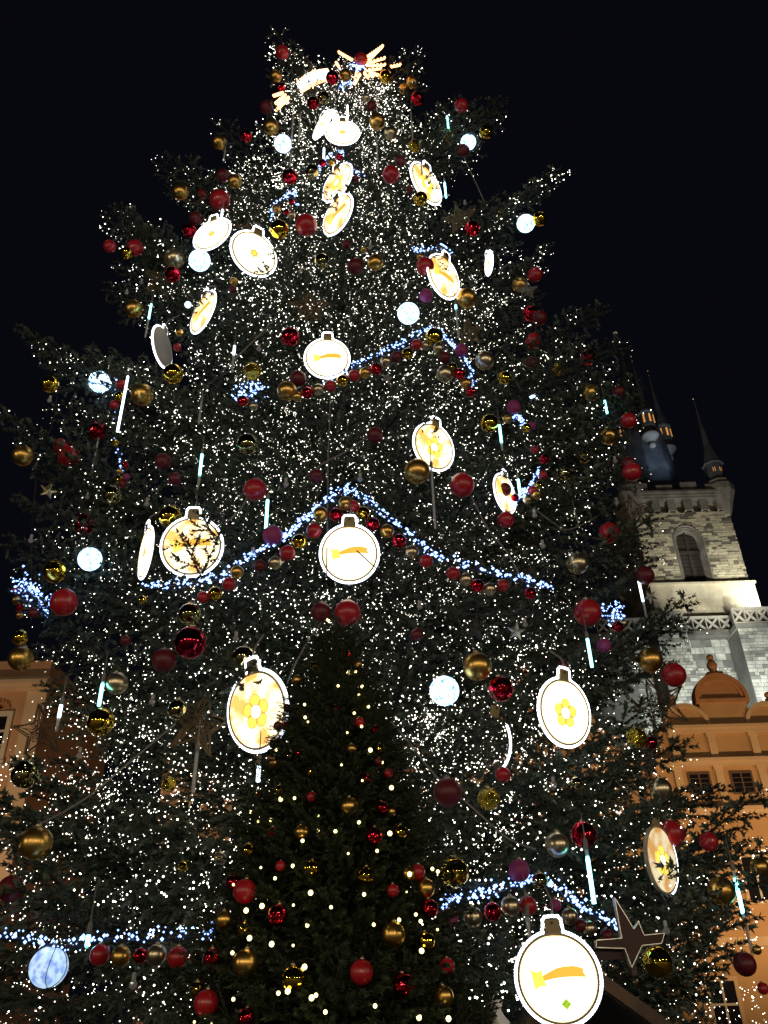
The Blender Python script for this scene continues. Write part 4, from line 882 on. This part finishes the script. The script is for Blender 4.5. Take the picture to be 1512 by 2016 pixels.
# --- comet on the treetop
CY = 11.35
def T(u, v_): return at_y(400 + u / 3.78, 50 + v_ / 3.78, CY)
com = thing('treetop_comet', T(1150, 330), 'orange glowing star burst with a curved white tail at the treetop', 'comet light')
for a, b in (((1010, 205), (1108, 262)), ((1335, 160), (1226, 236)), ((1335, 160), (1235, 262)), ((1350, 248), (1225, 285)), ((1352, 298), (1215, 302)), ((1322, 325), (1210, 340)), ((1300, 376), (1236, 345)), ((1128, 440), (1166, 372)), ((1128, 440), (1140, 360)), ((1228, 394), (1200, 362)), ((1466, 298), (1400, 312)), ((1266, 385), (1240, 372)), ((990, 285), (1010, 312))):
    m = MB(); A_, B_ = T(*a), T(*b); k = max(3, int((B_ - A_).length / .08)); m.tube([A_, B_], .024, 6)
    for i in range(k + 1): m.sphere(A_ + (B_ - A_) * i / k + V((0, -.03, 0)), .034, 6, 4)
    m.build('ray', 'amber', com, True)
up_ = spline([T(708, 424), T(800, 368), T(862, 350), T(922, 340)], 6); lo_ = spline([T(732, 494), T(790, 460), T(850, 430), T(926, 402)], 6)
for ln_ in (up_, lo_):
    m = MB(); m.tube(ln_, .03, 6)
    for q in ln_: m.sphere(q + V((0, -.03, 0)), .04, 6, 4)
    m.build('tail_edge', 'amber', com, True)
m = MB()
for i in range(190):
    k = R.randrange(len(up_)); t = R.random(); q = up_[k] * (1 - t) + lo_[k] * t; m.octa(q + V((R.uniform(-.05, .05), -.04, 0)), R.choice((.022, .03)))
l = m.build('tail_lights', 'icelw', com); l['kind'] = 'stuff'
m = MB()
for i in range(120):
    u, v_ = R.choice(((1120, 315), (1150, 330), (1180, 320), (1060, 440), (1040, 470), (1090, 430))); m.octa(T(u + R.gauss(0, 14), v_ + R.gauss(0, 12)) + V((0, -.05, 0)), R.choice((.016, .024)))
l = m.build('core_lights', 'ledb', com); l['kind'] = 'stuff'
for a, b in (((525, 530), (592, 508)), ((540, 585), (612, 525)), ((545, 636), (636, 545)), ((560, 600), (636, 545))):
    m = MB(); A_, B_ = T(*a), T(*b); m.tube([A_, B_], .026, 6); k = 8
    for i in range(k + 1): m.sphere(A_ + (B_ - A_) * i / k + V((0, -.03, 0)), .032, 6, 4)
    m.build('tail_ray', 'amber', com, True)
m = MB(); fr = [T(560, 600), T(720, 460), T(900, 370), T(1100, 320), T(1200, 320)]; m.tube([q + V((0, .06, 0)) for q in spline(fr, 4)], .02, 5); m.tube([T(1100, 320) + V((0, .06, 0)), V((AX, AY - .1, 22.6))], .03, 5); m.build('frame', 'iron', com)

# --- cords, cables and dead bulbs
CORDS = [('long grey cord running up from the lower left corner', [(-10, 1672), (45, 1640), (160, 1578), (250, 1505), (345, 1425)], 'wire', .010),
 ('thin cord hanging beside the left branches below the little gold star', [(72, 940), (66, 1000), (62, 1060), (62, 1140)], 'dwire', .008),
 ('thin cord hanging from the gold ball on the left branch tip', [(112, 780), (108, 815), (98, 850), (88, 870)], 'dwire', .008),
 ('pale cord stretched between two right branch tips near the top', [(912, 308), (932, 350), (948, 385), (961, 412)], 'wire', .012),
 ('grey cord running down right of the small tree', [(758, 1408), (800, 1455), (860, 1530), (930, 1590), (985, 1640), (1020, 1660), (1055, 1672)], 'wire', .009),
 ('cord slanting up to the left of the upper comet sign', [(434, 735), (480, 690), (520, 650), (545, 622)], 'wire', .010),
 ('cord running down right from the big matte red ball', [(928, 978), (960, 1040), (1000, 1090), (1030, 1145)], 'wire', .010),
 ('cord across the dark gap right of the tree centre', [(1050, 1000), (1090, 1030), (1118, 1043), (1170, 1020), (1212, 988)], 'wire', .010),
 ('dark cable crossing the central comet sign', [(600, 1042), (640, 1040), (668, 1052), (700, 1082), (740, 1118), (765, 1135)], 'dwire', .008),
 ('straight cord hanging beside the bare trunk', [(650, 765), (649, 830), (646, 900), (645, 1000), (643, 1130)], 'wire', .008),
 ('dark cable sagging below the central swag', [(800, 1170), (870, 1195), (950, 1212), (1030, 1208), (1090, 1190)], 'dwire', .012),
 ('cord from the small tree tip down to the flower sign', [(632, 1226), (605, 1265), (578, 1315), (566, 1345)], 'wire', .010),
 ('white coiled cable below the narrow yellow sign', [(980, 500), (985, 520), (982, 535), (1000, 520), (1006, 530), (1004, 545)], 'wire', .012),
 ('pale cord rising from the tilted amber sign', [(600, 940), (640, 910), (680, 890), (720, 862)], 'wire', .009),
 ('cord hanging in the dark gap below the smoky mirror ball', [(1120, 960), (1130, 1000), (1140, 1040)], 'wire', .008),
 ('cord looping right from the amber sign behind twigs', [(425, 1040), (450, 1025), (475, 1000), (487, 980)], 'wire', .009)]
for lab, path, mt, r in CORDS:
    pts = [on_cone(x, y, 1.06)[0] for x, y in path]; m = MB(); m.tube(spline(pts, 6), r, 5); o = m.build('cord', mt, None, True, loc=pts[0]); tag(o, lab, 'cord', 'cords and cables on the big tree')
gl = MB().sphere((0, 0, -.052), .035, 12, 8).mesh('globe', 'clear', True); sk = MB().lathe([(.016, -.028), (.018, .0), (.018, .03), (.008, .035)], 10).mesh('socket', 'signback', True)
for x, y in ((62, 1057), (173, 973), (99, 783), (915, 397), (729, 482), (592, 529), (279, 552), (250, 572), (563, 946), (709, 936), (498, 1083), (510, 682), (826, 1186), (1033, 1222), (703, 1258), (465, 1249), (301, 1372), (158, 1478), (1089, 1536), (1310, 1820), (264, 1924), (1115, 878), (1068, 1068), (1052, 1008), (1210, 902), (1213, 984), (290, 985), (580, 105)):
    P = hang(x, y, 1.05); t = thing('dead_bulb', P, describe('small unlit clear bulb', x, y), 'bulb', 'unlit bulbs on the cables'); k = .95 if y > 1100 else 1.1
    for me, nm in ((gl, 'globe'), (sk, 'socket')): o = link(nm, me, t); o.scale = (k, k, k)

for d in DISCS:
    if d[3].endswith('_o'):
        for ox, oy in ((-8 * d[4], .18), (.22 * d[2], -.2), (-.3 * d[2] * d[4], .45))[:3 if d[0] in (1300, 378, 508, 853) else 1]:
            P = on_cone(d[0] + ox, d[1] + d[2] * oy, 1.05)[0]; edge_points.append(P + (CAM - P).normalized() * .04 - V((0, 0, .12)))
# --- limbs, now that every bauble that hangs clear of the crown is known
front.sort(key=lambda q: -q[0]); nspecial = 0
done = []
for P in edge_points:
    if any((P - q).length < .30 for q in done) or nspecial >= 150: continue
    done.append(P); nspecial += 1; rr = math.hypot(P.x - AX, P.y - AY)
    tip = P + (V((P.x - AX, P.y - AY, 0)).normalized() * .18 + V((0, 0, .32))) * (1.0 if P.z < 18 else .3)
    o, li, ln, rot, base, s = limb(tip, base_rise=R.uniform(-.25, .1) * rr); COL.objects.link(o); o.parent = tree
    lights_on(li, rot, base, s, int(12 + 6 * ln) if (tip.z < 4.2 and tip.x > 3) else int(22 + 14 * ln))
extra = front[300 - nspecial:]; front = front[:300 - nspecial]
for c, z, az, rr in front:
    tip = V((AX + rr * math.cos(az), AY + rr * math.sin(az), z)); o, li, ln, rot, base, s = limb(tip); COL.objects.link(o); o.parent = tree
    d = (tip - CAM).length; lights_on(li, rot, base, s, int(DENS * (9 / d) ** .45 * R.uniform(.4, 1.6)) if (DENS := 188) else 0)
VS, FS, MI = [], [], []; off = 0
inner = []
for i in range(420):
    a = (i + .5) / 420 * area[-1]; k = next(j for j in range(len(area)) if area[j] >= a); z = zz[min(k, len(zz)) - 1]; az = i * 2.39996 + 1.1 + R.uniform(-.3, .3)
    if -math.sin(az) > -.35: inner.append((-1, z, az, RZ(z) * R.uniform(.62, .86)))
for i in range(230):
    z = .7 + 4.6 * R.random() ** .9; az = R.uniform(math.pi, 2 * math.pi) + R.uniform(-.25, .25); inner.append((-.5, z, az, RZ(z) * R.uniform(.72, 1.0)))
for i in range(110):
    z = .8 + 4.4 * R.random(); az = math.radians(R.uniform(292, 352)); inner.append((-.5, z, az, RZ(z) * R.uniform(.8, 1.02)))
for c, z, az, rr in back + extra + inner:
    tip = V((AX + rr * math.cos(az), AY + rr * math.sin(az), z)); pr_ = R.choice(FARP); me = pr_[0]; o, li, ln, rot, base, s = limb(tip, proto=pr_)
    n = len(me.vertices); co = np.empty(n * 3, 'f'); me.vertices.foreach_get('co', co); co = co.reshape(-1, 3)
    mm = np.array(o.matrix_local); co = co @ mm[:3, :3].T + mm[:3, 3]; VS.append(co); FS += [tuple(i + off for i in p.vertices) for p in me.polygons]; MI += [p.material_index for p in me.polygons]; off += n
    bpy.data.objects.remove(o)
    if c > -.55:
        lights_on(li, rot, base, s, 34)
me = bpy.data.meshes.new('far_branches'); me.from_pydata(np.concatenate(VS).tolist(), [], FS); me.materials.append(M['bark']); me.materials.append(M['needle']); me.polygons.foreach_set('material_index', MI)
o = link('far_branches', me, tree); o['kind'] = 'stuff'
# --- fairy lights: the 300 that show largest one by one, the rest in one
FAIRY = [p for p in FAIRY if p.z > .9]
FAIRY.sort(key=lambda p: (p - CAM).length)
vis = [p for p in FAIRY if -20 < pix(p)[0] < 1530 and -20 < pix(p)[1] < 2040]
one = vis[:300]; ids = set(id(p) for p in one)
fme = MB().sphere((0, 0, 0), 1, 8, 5).mesh('fairy_light', 'fairy', True)
for p in one:
    o = link('fairy_light', fme, None, p); r = R.uniform(.005, .0085); o.scale = (r, r, r); tag(o, 'tiny glowing white fairy light on the nearest lower branches of the big tree', 'fairy light', 'fairy lights on the big tree')
m = MB()
for p in FAIRY:
    if id(p) not in ids: m.octa(p, R.choice((.0022, .0026, .003, .0033, .0036, .004, .0045, .005, .006, .0075, .010)) * (1.0 if p.z < 8 else min(1.45, 1 + .07 * (p.z - 8))))
o = m.build('fairy_lights', 'fairy'); tag(o, 'thousands of tiny white fairy lights all over the big tree', 'fairy lights', 'fairy lights on the big tree', 'stuff')
# ================================================================== THE SMALL TREE IN FRONT
small = thing('small_fir_tree', (SX, SY, 0), 'narrow dark fir tree with small baubles and warm lights standing in front', 'tree')
m = MB(); m.tube([(SX, SY, 0), (SX, SY, SH)], .07, 8, 0, .01); m.build('trunk', 'bark', small, True)
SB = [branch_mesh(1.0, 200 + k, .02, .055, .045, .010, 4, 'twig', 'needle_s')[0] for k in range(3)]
VS, FS, MI = [], [], []; off = 0
for i in range(760):
    u = (i + .5) / 520; z = SH * (1 - math.sqrt(1 - u * .985)) if i < 520 else SH * (.60 + .39 * (i - 520) / 240) ; z = .15 + (SH - .2) * z / SH; az = i * 2.39996; rr = RS(z) * R.uniform(.86, 1.02) + .05
    tip = V((SX + rr * math.cos(az), SY + rr * math.sin(az), z)); base = V((SX, SY, z - rr * .25)); d = tip - base; ln = d.length
    x = d.normalized(); y = V((0, 0, 1)).cross(x).normalized(); zv = x.cross(y); rot = np.array(Matrix((x, y, zv)).transposed() @ Matrix.Rotation(R.uniform(-1, 1), 3, 'X'))
    me = R.choice(SB); n = len(me.vertices); co = np.empty(n * 3, 'f'); me.vertices.foreach_get('co', co); co = co.reshape(-1, 3) * (lambda q: (q, q * .85, q * .85))(max(min(.36, .09 + RS(z) * .85), ln))
    VS.append(co @ rot.T + np.array(base - small.location)); FS += [tuple(q + off for q in p.vertices) for p in me.polygons]; MI += [p.material_index for p in me.polygons]; off += n
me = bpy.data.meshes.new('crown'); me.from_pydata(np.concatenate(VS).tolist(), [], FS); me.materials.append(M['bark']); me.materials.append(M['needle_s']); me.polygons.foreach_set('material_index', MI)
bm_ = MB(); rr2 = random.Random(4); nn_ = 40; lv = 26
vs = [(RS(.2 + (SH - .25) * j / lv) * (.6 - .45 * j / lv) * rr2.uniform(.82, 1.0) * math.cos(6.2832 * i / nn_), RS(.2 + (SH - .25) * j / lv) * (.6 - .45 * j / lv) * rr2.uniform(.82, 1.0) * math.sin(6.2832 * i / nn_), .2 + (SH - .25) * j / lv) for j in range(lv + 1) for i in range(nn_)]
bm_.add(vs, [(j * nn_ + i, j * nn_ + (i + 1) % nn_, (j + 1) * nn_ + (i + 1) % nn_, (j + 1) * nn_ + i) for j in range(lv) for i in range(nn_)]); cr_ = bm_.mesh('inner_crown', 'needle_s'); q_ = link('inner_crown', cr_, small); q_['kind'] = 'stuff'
o = link('crown', me, small); o['kind'] = 'stuff'
SM = """688 1289 16 gr|705 1308 16 sg|621 1311 18 gg|586 1339 20 sg|562 1429 16 mr|547 1429 18 dr|539 1465 18 mg|539 1502 20 sg|572 1487 16 mg|588 1483 12 gr|708 1422 20 mr|739 1437 18 gr|692 1474 20 sg|748 1474 20 gg|765 1522 18 mr|724 1534 18 gr|551 1556 22 gg|614 1569 20 mr|511 1563 13 gr|688 1588 36 sg|752 1590 24 gr|770 1598 20 sg|537 1639 22 gr|594 1638 28 sg|736 1646 34 gr|490 1675 28 gg|552 1705 20 mr|614 1710 32 gg|719 1724 34 gg|774 1753 24 mr|459 1737 30 gr|482 1755 46 mr|547 1802 40 gr|441 1811 34 sg|480 1828 26 gg|775 1840 46 sg|418 1888 38 gr|483 1896 50 sg|578 1927 48 gg|712 1914 46 mr|406 1975 48 mr|388 1948 30 gg|484 2004 36 gr|805 1721 28 sg|822 1717 30 mr|838 1749 36 sg|845 1789 36 gr|839 1853 34 gg|880 1902 30 mr|794 1940 44 gr|874 1961 38 sg|788 1638 28 gg|660 1395 14 gr|610 1520 14 gg|565 1393 15 gr|745 1500 16 dr"""
items = []
for q in SM.replace('\n', '|').split('|'):
    x, y, wd, fin = q.split(); items.append((float(x), float(y), float(wd), fin))
items.sort(key=lambda q: q[1]); cnt = {}
tot = {k: sum(1 for q in items if q[3] == k) for k in FIN}
ORD = 'topmost second third fourth fifth sixth seventh eighth ninth tenth eleventh twelfth thirteenth fourteenth fifteenth'.split()
for x, y, wd, fin in items:
    P, miss = on_small(x, y, 1.13); r = wd * depth(P) / FOC / 2; i = cnt.get(fin, 0); cnt[fin] = i + 1
    w_ = 'lowest' if i == tot[fin] - 1 and i > 0 else ORD[i]
    tail_ = 'on the small dark fir tree' if w_ in ('topmost', 'lowest') else 'counted from the top of the small dark fir tree'
    bauble(P, r, fin, f'{w_} {FIN[fin]} bauble {tail_}', 'baubles on the small fir tree')
WL = [(380 + a / 3.78, 1400 + b / 3.78) for a, b in ((855, 80), (1200, 15), (1255, 115), (1148, 160), (620, 288), (1105, 400), (1407, 382), (1260, 517), (1477, 570), (478, 610), (652, 655), (755, 648), (428, 750), (580, 810), (932, 780), (1235, 828), (485, 820), (815, 965), (932, 890), (1060, 895), (1465, 910), (1155, 1060), (1370, 1040), (1320, 290))]
WL += [(380 + a / 3.78, 1700 + b / 3.78) for a, b in ((505, 30), (743, 18), (610, 110), (300, 158), (875, 218), (1273, 230), (513, 316), (747, 310), (1027, 325), (850, 460), (1345, 455), (585, 600), (745, 610), (830, 770), (420, 555), (293, 665), (635, 965), (915, 980), (883, 1000), (985, 1105), (300, 1010), (10, 1180), (140, 1190), (705, 950), (1355, 1060), (395, 350))]
WL += [(760 + a / 3.78, 1700 + b / 3.78) for a, b in ((155, 215), (97, 420), (258, 430), (383, 492), (222, 380), (265, 650), (245, 1145), (465, 1155), (175, 80), (385, 60), (345, 40))]
WL += [(380 + a / 3.78, 1120 + b / 3.78) for a, b in ((1155, 770), (1210, 765), (1080, 870), (1235, 940), (1305, 1025), (1200, 1075), (1258, 875), (830, 1010), (835, 1105), (1000, 380), (1013, 385))]
wme = MB().sphere((0, 0, 0), 1, 10, 6).mesh('warm_light', 'warmb', True)
for x, y in WL:
    P, miss = on_small(x, y, 1.17); o = link('warm_light', wme, None, P); r = R.choice((.006, .008, .009, .012)); o.scale = (r, r, r * 1.05); tag(o, 'small warm white light on the small dark fir tree', 'light', 'warm lights on the small fir tree')

# ================================================================== STALL, STAR AND TENT AT THE BOTTOM RIGHT
HY = 7.0
def H_(px, py, dy=0): return at_y(px, py, HY + dy)
hut = thing('nativity_hut', (H_(1180, 1990).x, HY, 0), 'low wooden hut with dark slatted roof under the big tree', 'hut')
rl, rr_ = H_(880, 2040), H_(1430, 2110); rg = H_(1150, 1918)
for s, E_ in ((-1, V((rg.x - 1.25, HY, 1.0))), (1, V((rg.x + 1.35, HY, 1.0)))):
    d = (E_ - rg); n = 15
    for i in range(n):
        a = rg + d * (i / n); b = rg + d * ((i + 1.08) / n); m = MB(); up = V((0, 0, .018 * (i % 2)))
        m.add([a + up, a + V((0, 1.9, 0)) + up, b + V((0, 1.9, 0)) + V((0, 0, .012)), b + V((0, 0, .012)), a + V((0, 0, -.03)), a + V((0, 1.9, -.03)), b + V((0, 1.9, -.03)), b + V((0, 0, -.03))], [(0, 1, 2, 3), (7, 6, 5, 4), (0, 3, 7, 4), (1, 5, 6, 2), (0, 4, 5, 1), (3, 2, 6, 7)]); m.build('roof_slat', 'slat', hut)
    m = MB().bar(rg + V((0, -.05, .035)), E_ + V((0, -.05, .035)), .05, .085); m.build('barge_board', 'wood', hut)
for x in (rg.x - 1.15, rg.x + 1.25):
    for y in (HY + .05, HY + 1.8): m = MB().box(x - .05, x + .05, y - .05, y + .05, 0, 1.03); m.build('post', 'wood', hut)
for i in range(12):
    x = rg.x - 1.1 + i * .195; m = MB().box(x, x + .185, HY + 1.7, HY + 1.73, 0, 1.05 + max(0, .75 - abs(i - 5.5) * .1)); m.build('back_board', 'wood', hut)
m = MB().box(rg.x - 1.2, rg.x + 1.3, HY + .0, HY + .07, .94, 1.02); m.build('beam', 'wood', hut)
# brown board star on the ridge
Ps = H_(1240, 1838, -.12)
m = MB(); S_ = lambda q: [(H_(x, y, -.12).x, H_(x, y, -.12).z) for x, y in q]
poly = S_([(1208, 1768), (1246, 1830), (1255, 1816), (1266, 1842), (1306, 1838), (1300, 1858), (1262, 1862), (1242, 1905), (1228, 1868), (1172, 1866), (1172, 1852), (1222, 1848)])
m.prism(poly, HY - .15, HY - .10, 0)
for a, b in zip(poly, poly[1:] + poly[:1]): m.bar((a[0], HY - .12, a[1]), (b[0], HY - .12, b[1]), .006, .07, 1, up=(0, 1, 0))
m.bar((Ps.x, HY - .06, rg.z - .02), (Ps.x, HY - .06, Ps.z + .02), .04, .03, 2); bs = m.build('board_star', ['brown', 'tin', 'wood'], None, loc=Ps); tag(bs, 'brown board star with long points and pale edges on the hut roof', 'star')
m = MB(); a, b = H_(1165, 1868, -.04), H_(1246, 1872, -.04); m.box(a.x, b.x, HY - .06, HY - .02, b.z - .055, b.z + .055); m.build('ridge_board', 'brown', hut)
# pointed tent with its finial
TYp = 5.95; tc = at_y(974, 1985, TYp)
tent = thing('pointed_tent', (tc.x, TYp, 0), 'pale pointed canopy tip with a round knob at the bottom edge', 'canopy')
zt = at_y(974, 1968, TYp).z; prof = [(.046, 0), (.052, -.016), (.046, -.034), (.036, -.05), (.05, -.085), (.10, -.15), (.20, -.23), (.44, -.40)]
m = MB(); n = 32; vs = []
for j, (r, dz) in enumerate(prof):
    for i in range(n):
        a = 6.28319 * i / n; f_ = 1 + (.22 * math.cos(4 * a + .6) * min(1, max(0, j - 3) / 3)); vs.append((tc.x + r * f_ * math.cos(a), TYp + r * f_ * math.sin(a), zt + dz))
fs = [(i * n + j, i * n + (j + 1) % n, (i + 1) * n + (j + 1) % n, (i + 1) * n + j) for i in range(len(prof) - 1) for j in range(n)] + [tuple(range(n))]
m.add(vs, fs); m.build('canopy', 'tent', tent, True)
m = MB().tube([(tc.x + .46 * math.cos(6.2832 * i / 24), TYp + .46 * math.sin(6.2832 * i / 24), zt - .42) for i in range(25)], .018, 6); m.build('hem', 'tent', tent, True)
m = MB().tube([(tc.x, TYp, 0), (tc.x, TYp, zt - .05)], .022, 8); m.build('pole', 'iron', tent)
m = MB().lathe([(.25, 0), (.25, .05), (.05, .07)], 16, (tc.x, TYp, 0)); m.build('foot', 'iron', tent)
